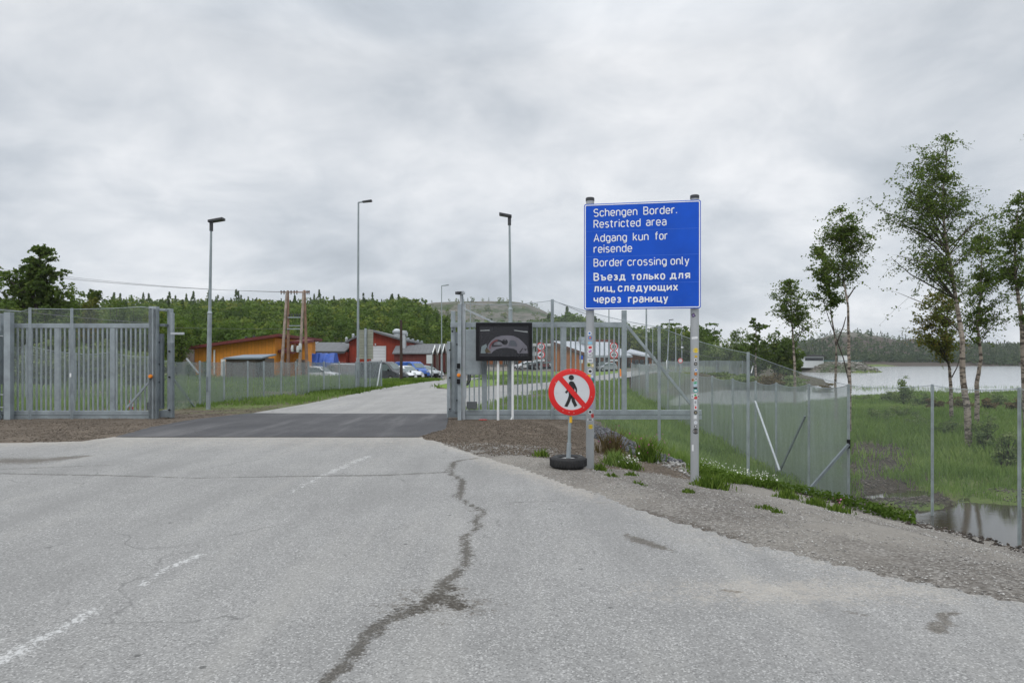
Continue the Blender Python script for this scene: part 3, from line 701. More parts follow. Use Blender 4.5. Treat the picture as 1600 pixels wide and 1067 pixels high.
def wood(name, label, P, hts, kinds, nleaf, lsize, mat, seed, cat='woodland'):
    """P (N,3) feet, hts (N,), kinds (N,) 0 broadleaf 1 conifer -> one mass"""
    rs = np.random.RandomState(seed); tb = [template('birch', nleaf, rs) for _ in range(7)]; ts = [template('spruce', nleaf, rs) for _ in range(3)]
    Cs = []; Ss = []; Ts = []; Ns = []
    for p, h, kd in zip(P, hts, kinds):
        C, t, nd = (ts[rs.randint(3)] if kd else tb[rs.randint(7)])
        a = rs.rand()*6.28; ca, sa = math.cos(a), math.sin(a); w = h*(rs.uniform(.72, 1.12) if not kd else 1.15)
        Ns.append(np.stack([nd[:,0]*ca-nd[:,1]*sa, nd[:,0]*sa+nd[:,1]*ca, nd[:,2]+.2], 1))
        Cs.append(np.stack([(C[:,0]*ca-C[:,1]*sa)*w+p[0], (C[:,0]*sa+C[:,1]*ca)*w+p[1], C[:,2]*h+p[2]-(.0 if kd else (.16 if p[1] < 600 else .32)*h)], 1))
        Ss.append(np.full(len(C), h*lsize*(.8 if kd else 1)))
        tt = rs.rand()**1.6; Ts.append(np.clip((t*.34 + tt*.66)*(.2 if kd else 1) + rs.rand(len(C))*.12, 0, 1))
    C = np.vstack(Cs); V, Fq = leaf_quads(C, np.concatenate(Ss)*rs.uniform(.6, 1.3, len(C)), rs=rs, nrm=np.vstack(Ns))
    o = npmesh(name, V, Fq, mat, {'tone': np.repeat(np.concatenate(Ts), 4)}); tag(o, label, cat, kind='stuff'); return o
def scatter(n, pxr, yr, seed, pw=1.0):
    rs = np.random.RandomState(seed); y = yr[0]+(yr[1]-yr[0])*rs.rand(n)**pw; px = rs.uniform(pxr[0], pxr[1], n); return (px-800)*y/F, y, px, rs
x, y, px, rs = scatter(6500, (-260, 1110), (92, 430), 5, 1.15)
z = H(x, y)
top = (px > 655) & (px < 905)
keep = ~((px > 705) & (px < 1035) & (y < 172)) & ~((px > 460) & (px < 720) & (y < 132)) & ~((px > 240) & (px < 500) & (y < 92))
keep &= ~(top & (y > 285) & (rs.rand(len(x)) < .62)) & ~((px > 870) & (y > 300)) & ~((px > 1000) & (y < 150))
keep &= ((fbm(x, y, 22, 3, 8) > .30) | (y > 200)) & (rs.rand(len(x)) < .86)
x, y, z, px = x[keep], y[keep], z[keep], px[keep]
ht = np.where((px > 640) & (px < 900) & (y > 285), rs.uniform(1.5, 3.6, len(x)), 3.6 + 5.6*rs.rand(len(x))**1.2)
ht = np.where(px > 880, rs.uniform(6, 10.5, len(x)), ht)
kd = (rs.rand(len(x)) < np.where(y > 385, .45, np.where(y > 320, .2, .03))); ht = np.where(kd & (px < 680) & (y > 330), ht*rs.uniform(.8, 1.6, len(x)), ht)
nearw = y < 185
wood('birch_wood', 'green birch wood covering the slope behind the red and orange buildings', np.stack([x,y,z],1)[nearw], ht[nearw], kd[nearw], 300, .075, leaf_forest, 21)
wood('hillside_forest', 'mixed forest on the upper hillside with dark conifers along the ridge', np.stack([x,y,z],1)[~nearw], ht[~nearw], kd[~nearw], 95, .14, leaf_forest, 22)
x, y, px, rs = scatter(4600, (1060, 1900), (640, 960), 9, 1.35)
z = H(x, y); k = (z > -2.6) & ~((z > 24) & (px > 1240) & (px < 1480) & (rs.rand(len(x)) < .82)); x, y, z = x[k], y[k], z[k]
xs_, ys_, pxs, rs2 = scatter(900, (1050, 1900), (640, 675), 19, 1.0); zs_ = H(xs_, ys_); k = ~inside(xs_, ys_, LAKE); x, y, z = np.concatenate([x, xs_[k]]), np.concatenate([y, ys_[k]]), np.concatenate([z, zs_[k]])
wood('far_shore_forest', 'dark forest along the far shore of the lake and up its low hill', np.stack([x,y,z],1), rs.uniform(4.5, 9, len(x)), rs.rand(len(x)) < .3, 46, .2, leaf_far, 23)

# ------------------------------------------------------------------ grass and herbs
def blades(name, label, x, y, hts, mat, seed, per=6, spread=.14, width=.014, cat='grass', tone=None, lean=.35):
    rs = np.random.RandomState(seed); z = H(x, y); n = len(x)
    X3 = np.repeat(np.stack([x,y,z],1), per, 0) + rs.normal(size=(n*per,3))*np.array([spread,spread,0])
    hh = np.repeat(hts, per)*rs.uniform(.5, 1.15, n*per); dist = np.sqrt(X3[:,0]**2+X3[:,1]**2); w = np.maximum(width, dist*.00055)*rs.uniform(.7, 1.4, n*per)
    a = rs.rand(n*per)*6.28; dx = np.cos(a); dy = np.sin(a); l = rs.normal(size=(n*per,2))*lean*hh[:,None]
    v0 = X3 - np.stack([dx*w, dy*w, 0*w+.03], 1); v1 = X3 + np.stack([dx*w, dy*w, 0*w-.03], 1)
    v2 = X3 + np.stack([l[:,0]*.45+dx*w*.8, l[:,1]*.45+dy*w*.8, hh*.62], 1); v3 = X3 + np.stack([l[:,0]*.45-dx*w*.8, l[:,1]*.45-dy*w*.8, hh*.62], 1)
    v4 = X3 + np.stack([l[:,0], l[:,1], hh], 1)
    N = n*per; V = np.stack([v0,v1,v2,v3,v4], 1).reshape(-1,3); b = np.arange(N)[:,None]*5
    F1 = np.hstack([b, b+1, b+2, b+3]); F2 = np.hstack([b+3, b+2, b+4, b+4])
    tt = np.clip(np.repeat(fbm(x, y, 2.5, 3, seed) if tone is None else tone, per)*.7 + rs.rand(N)*.3, 0, 1)
    Fq = np.vstack([F1, F2[:, :4]])
    tri = np.vstack([F1[:, [0,1,2]], F1[:, [0,2,3]], F2[:, :3]])
    return tag(npmesh(name, V, tri, mat, {'tone': np.repeat(tt, 5)}), label, cat, kind='stuff')
def crest_t(x, y):
    d, _, s = polydist(x, y, crest2); return d*s
# ------------------------------------------------------------------ border sign on two posts
def text_mesh(body, size, bold=.0):
    cu = bpy.data.curves.new('lettering', 'FONT'); cu.body = body; cu.size = size; cu.offset = bold; cu.extrude = .0; cu.resolution_u = 4
    o = bpy.data.objects.new('lettering', cu); COL.objects.link(o)
    dg = bpy.context.evaluated_depsgraph_get(); me = bpy.data.meshes.new_from_object(o.evaluated_get(dg)); bpy.data.objects.remove(o)
    return me
def lettering(body, x0, x1, zb, cap, y, mat, parent, bold=.0, thick=0.0):
    """flat letters facing -y: from x0 to x1, baseline zb, cap height cap (local to parent)"""
    me = text_mesh(body, 1.0, bold)
    co = np.zeros(len(me.vertices)*3, np.float32); me.vertices.foreach_get('co', co); co = co.reshape(-1,3)
    w0, w1 = co[:,0].min(), co[:,0].max(); sx = (x1-x0)/(w1-w0); sz = cap/.727
    if thick:      # bold: the outline repeated a hair sideways, each copy just in front of the last
        V = []; Fc = []; nv = len(co); sh = [-thick, -thick*.33, thick*.33, thick]
        for i, q in enumerate(sh): V.append(np.stack([co[:,0]+q, np.full(nv, -i*.00015), co[:,1]], 1)); Fc += [[v+i*nv for v in p.vertices] for p in me.polygons]
        V = np.vstack(V); me = bpy.data.meshes.new('lettering'); w0 -= thick; sx = (x1-x0)/(w1-w0+thick)
    else: V = np.stack([co[:,0], 0*co[:,0], co[:,1]], 1); Fc = [list(p.vertices) for p in me.polygons]; me = bpy.data.meshes.new('lettering')
    me.from_pydata([(x0+(a-w0)*sx, y+b, zb+c*sz) for a, b, c in V], [], Fc); me.materials.append(mat)
    o = bpy.data.objects.new('lettering', me); COL.objects.link(o); o.parent = parent; return o

DL, DR = 10.65, 10.38
pl = Vector((X(922, DL), DL, 0)); pr = Vector((X(1085.5, DR), DR, 0)); mid = (pl+pr)/2
rz = math.atan2(pr.y-pl.y, pr.x-pl.x); half = (pr-pl).length/2; dm = mid.y
sign = thing('border_sign', (mid.x, mid.y, h1(mid.x, mid.y)), 'large blue border sign with white lettering on two grey posts covered in stickers', 'sign', rz=rz)
bz = sign.location.z
zt, zb_ = Z(318.3, dm)-bz, Z(483.5, dm)-bz
k = dm/F
def bx_(px): return (px-1003.7)*k*1.0     # board x from pixels
bl, br = bx_(914.6), bx_(1092.2)
def rrect(x0, x1, z0, z1, r, n=5):
    P = []
    for cx_, cz_, a0 in ((x1-r, z0+r, -90), (x1-r, z1-r, 0), (x0+r, z1-r, 90), (x0+r, z0+r, 180)):
        P += [(cx_+r*math.cos(R(a0+90*i/n)), cz_+r*math.sin(R(a0+90*i/n))) for i in range(n+1)]
    return P
mb = MB(); mb.prism(rrect(bl, br, zb_, zt, .03), -.105, -.085); panel = mb.build('sign_panel', sign_blue, sign)
o_, i_ = rrect(bl+.012, br-.012, zb_+.012, zt-.012, .025), rrect(bl+.026, br-.026, zb_+.026, zt-.026, .018)
mb = MB(); n = len(o_); mb.add([(a, -.108, b) for a, b in o_]+[(a, -.108, b) for a, b in i_], [(i, (i+1)%n, n+(i+1)%n, n+i) for i in range(n)])
mb.build('border_line', letter_w, panel)
mb = MB()
for f in (.26, .50, .757): mb.box(bl+.03, br-.03, -.1065, -.105, zt-(zt-zb_)*f-.002, zt-(zt-zb_)*f+.002)
mb.build('panel_seam', simple('seam_blue', (.05, .16, .62), .4), panel)
mb = MB()
for f in (.12, .5, .88): mb.box(bl+.02, br-.02, -.085, -.066, zb_+(zt-zb_)*f-.02, zb_+(zt-zb_)*f+.02)
mb.build('back_rail', galv, panel)
def arc(cx, cy, rx, ry, a0, a1, n=9): return [(cx+rx*math.cos(R(a0+(a1-a0)*i/n)), cy+ry*math.sin(R(a0+(a1-a0)*i/n))) for i in range(n+1)]
XH, WL, RL = .74, .50, .25
def stadium(a0, a1):
    return arc(.25, XH-RL, .25, .25, a0, 180) + arc(.25, RL, .25, .25, 180, a1)
GLYPH = {          # road-sign letters drawn as strokes: (width, [polylines])
 'o': (.5, [arc(.25, XH-RL, .25, .25, 0, 180) + arc(.25, RL, .25, .25, 180, 360) + [(.5, XH-RL)]]),
 'c': (.46, [stadium(20, 340)]),
 'e': (.5, [[(0, .37), (.5, .37)] + arc(.25, XH-RL, .25, .25, 0, 180) + arc(.25, RL, .25, .25, 180, 325)]),
 'd': (.5, [arc(.25, XH-RL, .25, .25, 0, 180) + arc(.25, RL, .25, .25, 180, 360), [(.5, 0), (.5, 1.03)]]),
 'g': (.5, [arc(.25, XH-RL, .25, .25, 0, 180) + arc(.25, RL, .25, .25, 180, 360), [(.5, XH), (.5, -.02)] + arc(.27, -.03, .23, .2, 0, -135)]),
 'a': (.48, [arc(.24, XH-.22, .24, .22, 150, 0) + [(.48, 0)], [(.48, .43), (.2, .43)] + arc(.2, .215, .2, .215, 90, 270) + [(.3, 0), (.48, .12)]]),
 'h': (.48, [[(0, 0), (0, 1.03)], [(0, XH-.24)] + arc(.24, XH-.24, .24, .24, 180, 0) + [(.48, 0)]]),
 'n': (.48, [[(0, 0), (0, XH)], [(0, XH-.24)] + arc(.24, XH-.24, .24, .24, 180, 0) + [(.48, 0)]]),
 'u': (.48, [[(.48, XH), (.48, 0)], [(0, XH)] + arc(.24, .24, .24, .24, 180, 360)]),
 'r': (.33, [[(0, 0), (0, XH)], [(0, XH-.26)] + arc(.25, XH-.25, .25, .25, 180, 70)]),
 's': (.44, [arc(.22, XH-.19, .21, .19, 35, 215) + arc(.22, .19, .22, .19, 60, -145)]),
 't': (.36, [[(.13, .95), (.13, .18)] + arc(.3, .18, .17, .18, 180, 280), [(-.02, XH), (.34, XH)]]),
 'i': (.0, [[(0, 0), (0, XH)], [(0, .92), (0, 1.04)]]),
 'k': (.46, [[(0, 0), (0, 1.03)], [(0, .27), (.44, XH)], [(.15, .42), (.47, 0)]]),
 'f': (.36, [[(.13, 0), (.13, .82)] + arc(.31, .82, .18, .2, 180, 85), [(-.02, XH), (.34, XH)]]),
 'l': (.12, [[(0, 1.03), (0, .14)] + arc(.13, .14, .13, .14, 180, 275)]),
 'y': (.5, [[(0, XH), (.26, .02)], [(.5, XH), (.2, -.2), (.06, -.24)]]),
 'S': (.56, [arc(.28, .74, .28, .26, 35, 235) + arc(.28, .26, .28, .27, 60, -145)]),
 'B': (.56, [[(0, 0), (0, 1), (.3, 1)] + arc(.3, .76, .22, .24, 90, -90) + [(0, .52)], [(.3, .52)] + arc(.3, .26, .26, .26, 90, -90) + [(0, 0)]]),
 'R': (.56, [[(0, 0), (0, 1), (.3, 1)] + arc(.3, .74, .25, .26, 90, -90) + [(0, .48)], [(.26, .48), (.56, 0)]]),
 'A': (.66, [[(0, 0), (.33, 1), (.66, 0)], [(.12, .33), (.54, .33)]]),
 '.': (.0, [[(0, 0), (0, .13)]]),
 'В': (.58, [[(0, 0), (0, 1), (.3, 1)] + arc(.3, .76, .24, .24, 90, -90) + [(0, .52)], [(.3, .52)] + arc(.3, .26, .28, .26, 90, -90) + [(0, 0)]]),
 'ъ': (.66, [[(-.02, XH-.06), (.17, XH-.06), (.17, .06), (.4, .06)] + arc(.42, .23, .22, .17, -90, 90) + [(.17, .40)]]),
 'ь': (.5, [[(0, XH), (0, .06), (.25, .06)] + arc(.27, .23, .22, .17, -90, 90) + [(0, .40)]]),
 'з': (.46, [arc(.2, XH-.22, .2, .17, 150, -80) + [(.14, .385)], [(.14, .385), (.2, .385)] + arc(.21, .21, .22, .17, 80, -150)]),
 'д': (.66, [[(.12, .05), (.2, .3), (.22, XH-.05), (.54, XH-.05), (.54, .05)], [(.0, -.17), (.0, .05), (.66, .05), (.66, -.17)]]),
 'т': (.5, [[(0, XH-.06), (.5, XH-.06)], [(.25, XH-.06), (.25, 0)]]),
 'л': (.56, [[(0, .06), (.1, .08), (.15, .3), (.16, XH-.06), (.52, XH-.06), (.52, 0)]]),
 'к': (.46, [[(0, 0), (0, XH)], [(0, .37), (.14, .38), (.42, XH)], [(.14, .38), (.46, 0)]]),
 'я': (.52, [[(.5, 0), (.5, XH-.06), (.22, XH-.06)] + arc(.22, .50, .2, .18, 90, 270) + [(.5, .32)], [(.3, .32), (.04, 0)]]),
 'и': (.52, [[(0, XH), (0, 0)], [(.52, XH), (.52, 0)], [(0, .08), (.52, XH-.08)]]),
 'ц': (.6, [[(0, XH), (0, .06), (.5, .06), (.5, XH)], [(.48, .06), (.62, .06), (.62, -.17)]]),
 ',': (.0, [[(.02, .14), (.02, .02), (-.05, -.18)]]),
 'ю': (.8, [[(0, 0), (0, XH)], [(0, XH/2), (.26, XH/2)], [(.80, XH/2)] + arc(.53, XH/2, .27, XH/2-.05, 0, 360)]),
 'щ': (.86, [[(0, XH), (0, .06), (.76, .06), (.76, XH)], [(.38, XH), (.38, .06)], [(.76, .06), (.88, .06), (.88, -.17)]]),
 'х': (.5, [[(0, XH), (.5, 0)], [(.5, XH), (0, 0)]]),
 'ч': (.48, [[(0, XH), (0, .45)] + arc(.16, .45, .16, .15, 180, 270) + [(.48, .32)], [(.48, XH), (.48, 0)]]),
 'р': (.5, [[(0, XH), (0, -.24)], [(0, .5)] + arc(.25, XH/2, .25, XH/2-.04, 150, -150) + [(0, .24)]]),
 'г': (.38, [[(0, 0), (0, XH-.06), (.38, XH-.06)]]),
 'н': (.5, [[(0, XH), (0, 0)], [(.5, XH), (.5, 0)], [(0, .38), (.5, .38)]])}
for q_, r_ in (('е', 'e'), ('о', 'o'), ('с', 'c'), ('у', 'y'), ('а', 'a')): GLYPH[q_] = GLYPH[r_]
def stroke_word(word, x0, x1, zb, cap, y, mat, parent, sw=.132):
    """a word in stroke letters from x0 to x1; every stroke a hair in front of the last"""
    px_ = 0; L_ = []
    for ch in word:
        w, st = GLYPH[ch]; L_ += [[(a+px_, b) for a, b in p] for p in st]; px_ += w + .12 + sw
    W_ = px_ - .12 - sw; h = sw*cap/2; sx = (x1-x0-2*h)/max(W_, .01); mb = MB()
    for i, p in enumerate(L_):
        Q = [Vector((x0+h+a*sx, zb+b*cap)) for a, b in p]; Q = [q for j, q in enumerate(Q) if j == 0 or (q-Q[j-1]).length > 1e-5]; vs = []
        for j, q in enumerate(Q):
            d1 = (Q[min(j+1, len(Q)-1)]-q); d0 = (q-Q[max(j-1, 0)]); d1 = d1.normalized() if d1.length else d0.normalized(); d0 = d0.normalized() if d0.length else d1
            t_ = (d0+d1).normalized() if (d0+d1).length > .1 else d1; n_ = Vector((-t_.y, t_.x)); m_ = h/max(.5, abs(n_.dot(Vector((-d1.y, d1.x)))))
            if j == 0: q = q - d1*h*.0
            vs += [(q.x+n_.x*m_, y-i*.00012, q.y+n_.y*m_), (q.x-n_.x*m_, y-i*.00012, q.y-n_.y*m_)]
        mb.add(vs, [(2*j, 2*j+1, 2*j+3, 2*j+2) for j in range(len(Q)-1)])
    return mb.build('lettering', mat, parent)
for word, a, b, base in (('Schengen', 929.5, 997, 338), ('Border', 1006, 1053.5, 337.6), ('.', 1055.3, 1057.5, 337.5), ('Restricted', 929.5, 1001.8, 355.6), ('area', 1010, 1041, 355.2), ('Adgang', 929.5, 981, 377.4), ('kun', 990, 1014, 377.2), ('for', 1023.4, 1043, 377), ('reisende', 929.5, 989, 394.5), ('Border', 929.5, 976, 416), ('crossing', 981.7, 1041.3, 416), ('only', 1047, 1075, 416)):
    stroke_word(word, bx_(a), bx_(b), Z(base, dm)-bz, 11.2*k, -.109, letter_w, panel)
for word, a, b, base in (('Въезд', 929.5, 978.7, 438), ('только', 987, 1039, 438), ('для', 1046, 1076.5, 437.6), ('лиц,', 929.5, 962.4, 455.6), ('следующих', 967, 1058.3, 455.6), ('через', 929.5, 972.4, 473), ('границу', 982.7, 1043.5, 473)):
    stroke_word(word, bx_(a), bx_(b), Z(base, dm)-bz, 10.8*k, -.109, letter_w, panel, .185)
stick_cols = {}
def scol(c):
    if c not in stick_cols: stick_cols[c] = simple('sticker_%d' % (len(stick_cols)+1), c, .4, 0, .06, 12)
    return stick_cols[c]
WH, BK, YE, BL, RD, GN, OR_, TQ, GY = (.68,.69,.7), (.015,.015,.016), (.75,.55,.02), (.03,.16,.5), (.55,.03,.03), (.03,.3,.10), (.6,.2,.03), (.02,.32,.28), (.3,.31,.33)
def curved_patch(mb, R_, th0, z0, w, h, round_, rot=0.0, n=14):
    """patch wrapped round a post of radius R_ (centre th0 = angle from the front)"""
    if round_: P = [(math.cos(2*math.pi*i/n)*w/2, math.sin(2*math.pi*i/n)*h/2) for i in range(n)]
    else: P = [(-w/2 + w*i/4, -h/2) for i in range(5)] + [(w/2 - w*i/4, h/2) for i in range(5)]
    c, s = math.cos(rot), math.sin(rot); P = [(a*c-b*s, a*s+b*c) for a, b in P]
    def on(a, b):
        t = th0 + a/R_; return (R_*math.sin(t), -R_*math.cos(t), z0+b)
    if round_: mb.add([on(0,0)] + [on(*p) for p in P], [(0, i+1, (i+1)%n+1) for i in range(n)])
    else: mb.add([on(*p) for p in P], [(i, i+1, 8-i, 9-i) for i in range(4)])
def sign_post(sx, d, base_py, top_py, stickers, px0):
    x0 = sx*half; gz = h1(mid.x+sx*half*math.cos(rz), mid.y+sx*half*math.sin(rz)) - bz
    zt_ = Z(top_py, d)-bz
    mb = MB(); mb.lathe([(.063, gz-.15), (.063, zt_-.045)], (x0, 0, 0), 24); post = mb.build('post', signpost_m, sign, True)
    mb = MB(); mb.lathe([(.001, zt_+.004), (.06, zt_+.003), (.068, zt_-.006), (.068, zt_-.05), (.062, zt_-.05)], (x0, 0, 0), 20); mb.build('post_cap', dark_p, post, True)
    for zz in (zb_+.12, (zb_+zt)/2, zt-.12): MB().lathe([(.066, -.018), (.069, -.018), (.069, .018), (.066, .018)], (x0, 0, zz), 20).build('clamp', galv, post)
    for sp in stickers:
        spx, spy, w, h, rd, outer = sp[:6]; inner = sp[6] if len(sp) > 6 else None; rot = sp[7] if len(sp) > 7 else 0
        kk = d/F; off = max(-.058, min(.058, (spx-px0)*kk)); th = math.asin(off/.0645) + math.atan2(-(X(px0, d)), d)*-1*0 + (-rz)*0
        mb = MB(); curved_patch(mb, .0645, th, Z(spy, d)-bz, w*kk, h*kk, rd, rot); ms = [scol(outer)]
        if inner is not None:
            mb.mi = 1; ms.append(scol(inner)); curved_patch(mb, .0652, th, Z(spy, d)-bz, w*kk*.58, h*kk*.55, rd, rot)
        s_ = mb.build('sticker', ms, post); s_.location.x = x0
    return post
sign_post(-1, DL, 720, 309.5, [(921,521,6.5,6.5,1,WH,BL),(922,528,6.5,6.5,1,BL,OR_),(922,536,7,4,0,(.25,.5,.65)),(922,543,9,7,0,WH,RD,.1),(922,549,9,6,0,WH,(.4,.2,.4),.5),(922,555,8,5,1,WH,GY),(922,563,9,6.5,0,WH,GY),(920,570,6,6,1,(.35,.42,.05),BK),(926,571,5,5,1,YE,WH),(922,580,8,8,1,WH,BK),(921,587,6,4,0,YE),(925,588,6,7,0,(.3,.42,.6),WH,.3),(926,592,6,5,0,BL,GN,.4),(927,596,4,5,0,BK,GN),(924,634,5,5,0,(.3,.3,.45)),(922,643,7,7,1,WH,BK),(926,649,5.5,6,0,RD,(.35,.02,.02),.2),(922,655,9,3.4,0,WH,BK),(923,666,9.5,7,1,YE,(.62,.44,.02))], 921.5)
sign_post(1, DR, 748, 305.5, [(1083,493,5.5,6,0,(.05,.03,.08),(.2,.15,.3),.5),(1085,528,10,3.6,0,WH,None,.12),(1087,547.5,9.5,7.5,1,YE,(.62,.44,.02)),(1087,557,4.5,3.4,0,(.55,.36,.02)),(1086.5,562.5,5,5,1,WH,BK,),(1086.5,568.5,5.5,5.5,1,BK,(.3,.28,.25)),(1087,578,4.5,5,0,WH,BL,.4),(1086.5,584,5.5,5.5,1,(.25,.12,.06),OR_),(1082,593.5,4,4,1,OR_,BK),(1087,592,4.5,4.5,1,WH,BK),(1086,598,6,4,0,(.25,.5,.42),GN,.3),(1086,601.5,6,4,0,(.4,.52,.6),None,.3),(1086,606,6,2.6,0,BK),(1086.5,610,7.5,5.6,1,TQ,WH),(1086,617,6,5,0,WH,GN,.3),(1081.6,619,4.5,7,0,WH,GY),(1086.5,620.5,5.5,5.5,1,RD,(.5,.05,.05)),(1091,619,3.5,6,0,WH,BK),(1086,628,5,8,0,WH,GY),(1086.5,636,4.5,7,0,WH,RD),(1086.5,644,6,6,1,BK,(.25,.22,.15)),(1086,651,5.6,6.5,0,(.55,.57,.58),WH),(1086.5,659.5,5.6,5.6,1,WH,(.5,.54,.6)),(1086.5,665.5,5,4,1,BK,WH),(1086.5,673,9.5,9,1,BK,(.12,.11,.1)),(1082,699,3.2,10,0,WH)], 1085.5)

# ------------------------------------------------------------------ no-pedestrians sign standing in a tyre
DT = 10.15; tx = X(888, DT); tz = h1(tx, DT)
ps = thing('prohibition_sign', (tx, DT, tz), 'round red and white no pedestrians sign on a pole set in an old tyre', 'sign')
r1, r0, hh = .272, .15, .165
prof = [(r0, .02), (r0+.02, .006), (r1-.045, .0), (r1-.012, .022), (r1, .055), (r1, hh-.055), (r1-.012, hh-.022), (r1-.045, hh), (r0+.03, hh-.004), (r0, hh-.02), (r0, .02)]
tyre = MB().lathe(prof, (0,0,0), 40).build('tyre', rubber, ps, True)
mb = MB()
for i in range(40):
    a = 2*math.pi*i/40; c, s = math.cos(a), math.sin(a)
    mb.bar((c*(r1+.001), s*(r1+.001), .03), (math.cos(a+.06)*(r1+.001), math.sin(a+.06)*(r1+.001), hh-.03), .012, .008, up=(c, s, 0))
mb.build('tread', rubber, tyre)
MB().lathe([(.001, hh-.035), (.1, hh-.03), (r0+.004, hh-.04), (r0+.004, .03)], (0,0,0), 24).build('concrete_filling', simple('tyre_concrete', (.46, .46, .45), .9, 0, .25, 8), tyre, True)
cxp, czp = X(893, DT)-tx, Z(612.3, DT)-tz; rr = 36.3*DT/F
mb = MB(); mb.tube([(0,0,hh-.05), (.012,0,.36)], .034, 14); ft = mb.build('pole_socket', galv, ps, True)
mb = MB(); mb.tube([(.01,0,.3), (.035,-.0,czp-.1), (.04,0,czp+.2)], .024, 14); pole = mb.build('pole', steel_lamp, ps, True)
mb = MB(); zy = Z(655.5, DT)-tz; mb.tube([(.0305,0,zy-.045), (.033,0,zy+.05)], .0275, 14); mb.build('yellow_sleeve', yellow_p, pole, True)
face = MB().lathe([(rr-.004, -.028), (rr, -.03), (rr, -.05), (rr-.004, -.052), (rr*.765, -.052), (rr*.765, -.046)], (cxp, 0, czp), 56, 'y').build('red_rim', red_paint, ps, True)
MB().lathe([(.001, -.048), (rr*.767, -.048)], (cxp, 0, czp), 56, 'y').build('white_face', sign_white, face)
MB().lathe([(.001, -.027), (rr-.004, -.028)], (cxp, 0, czp), 56, 'y').build('back_plate', galv, face)
def figpt(a, b): return (cxp + (a-742)/290*rr, czp + (420-b)/290*rr)
mb = MB()
cpts = [figpt(736+33*math.cos(2*math.pi*i/24), 240+33*math.sin(2*math.pi*i/24)) for i in range(24)]
mb.add([(a, -.0505, b) for a, b in cpts], [tuple(range(24))])
for poly in ([(706,300),(722,286),(745,284),(764,292),(776,318),(776,465),(705,465),(700,400)],
             [(764,292),(784,322),(806,372),(808,395),(804,445),(790,445),(788,395),(774,360)],
             [(703,366),(706,408),(675,439),(656,422)],
             [(704,462),(748,462),(722,535),(688,604),(650,595),(686,520)],
             [(732,462),(777,462),(780,518),(811,585),(776,606),(741,535)]):
    mb.add([figpt(a, b)[:1]+(-.0505,)+figpt(a, b)[1:] for a, b in poly], [tuple(range(len(poly)))])
mb.build('pedestrian_symbol', sign_black, face)
mb = MB(); A, B = figpt(598, 247), figpt(892, 582)
mb.bar((A[0], -.0525, A[1]), (B[0], -.0525, B[1]), .078*rr/.36, .002, up=(0,1,0)); mb.build('red_slash', red_paint, face)
riv = simple('rivet_pale', (.5,.3,.28), .4)
for a, b in ((730,152),(790,157),(538,303),(985,478),(890,612),(632,650),(708,672),(768,678),(920,212)):
    q = figpt(a, b); MB().lathe([(.001, -.0555), (.006, -.0555), (.008, -.052)], (q[0], 0, q[1]), 8, 'y').build('rivet', riv, face)
MB().box(.0, .08, -.03, .026, czp-.012, czp+.03).build('bracket', galv, pole)

# ------------------------------------------------------------------ gates
DG = 18.9; KG = DG/F
def gxx(px): return X(px, DG)
zg = Z(655.5, DG)
def rail_z(py): return Z(py, DG)
def bars_between(root, a, b, step, z0, z1, skip, w=.036):
    first = None; x = a
    while x < b:
        if all(abs(x-s) > step*.55 for s in skip):
            if first is None:
                first = MB(root.location).box(x-w/2, x+w/2, DG-.018, DG+.018, z0, z1).build('bar', galv, root); x0 = x
            else:
                c = first.copy(); COL.objects.link(c); c.location = (x-x0, 0, 0)
        x += step
def rail(root, name, a, b, z0, z1, y0=-.045, y1=.045, mat=galv):
    return MB(root.location).box(gxx(a), gxx(b), DG+y0, DG+y1, z0, z1).build(name, mat, root, bevel=.006)
# right leaf with its counterbalance tail
rg = thing('sliding_gate', (gxx(845), DG, 0), 'grey steel bar sliding gate standing shut, its braced tail behind the blue sign', 'gate')
zb0, zb1, zt0, zt1 = rail_z(655), rail_z(640.5), rail_z(511.5), rail_z(503.5)
rail(rg, 'bottom_rail', 722, 1096, zb0, zb1, -.06, .06)
MB(rg.location).box(gxx(722), gxx(1096), DG-.066, DG-.06, (zb0+zb1)/2-.012, (zb0+zb1)/2+.012).build('rail_groove', galv_dark, rg)
rail(rg, 'top_rail', 704, 977, zt0, zt1)
for p in (757, 799, 881): MB(rg.location).box(gxx(p)-.07, gxx(p)+.07, DG-.03, DG+.03, zb1, zt0).build('stile', galv, rg, bevel=.006)
MB(rg.location).box(gxx(971.5), gxx(979), DG-.05, DG+.05, zb1, rail_z(485)).build('end_post', galv, rg, bevel=.006)
MB(rg.location).bar((gxx(979), DG, rail_z(508)), (gxx(1084), DG, rail_z(637)), .075, .09, up=(0,1,0)).build('diagonal_brace', galv, rg)
bars_between(rg, gxx(733.5), gxx(970), .1335, zb1, zt0, [gxx(p) for p in (757, 799, 881)], .038)
# left leaf, pushed back behind the fence
lg = thing('sliding_gate', (gxx(130), DG, 0), 'grey steel bar sliding gate slid open to the left behind the mesh-topped fence', 'gate')
rail(lg, 'bottom_rail', -40, 240, rail_z(655), rail_z(641.5), -.06, .06)
MB(lg.location).box(gxx(-40), gxx(236), DG-.066, DG-.06, rail_z(649), rail_z(647.5)).build('rail_groove', galv_dark, lg)
rail(lg, 'top_rail', -40, 240, rail_z(512.5), rail_z(505.5))
for p in (-30, 89.5, 176): MB(lg.location).box(gxx(p)-.07, gxx(p)+.07, DG-.03, DG+.03, rail_z(641.5), rail_z(512.5)).build('stile', galv, lg, bevel=.006)
bars_between(lg, gxx(-24), gxx(236), .1305, rail_z(641.5), rail_z(512.5), [gxx(p) for p in (89.5, 176)], .036)

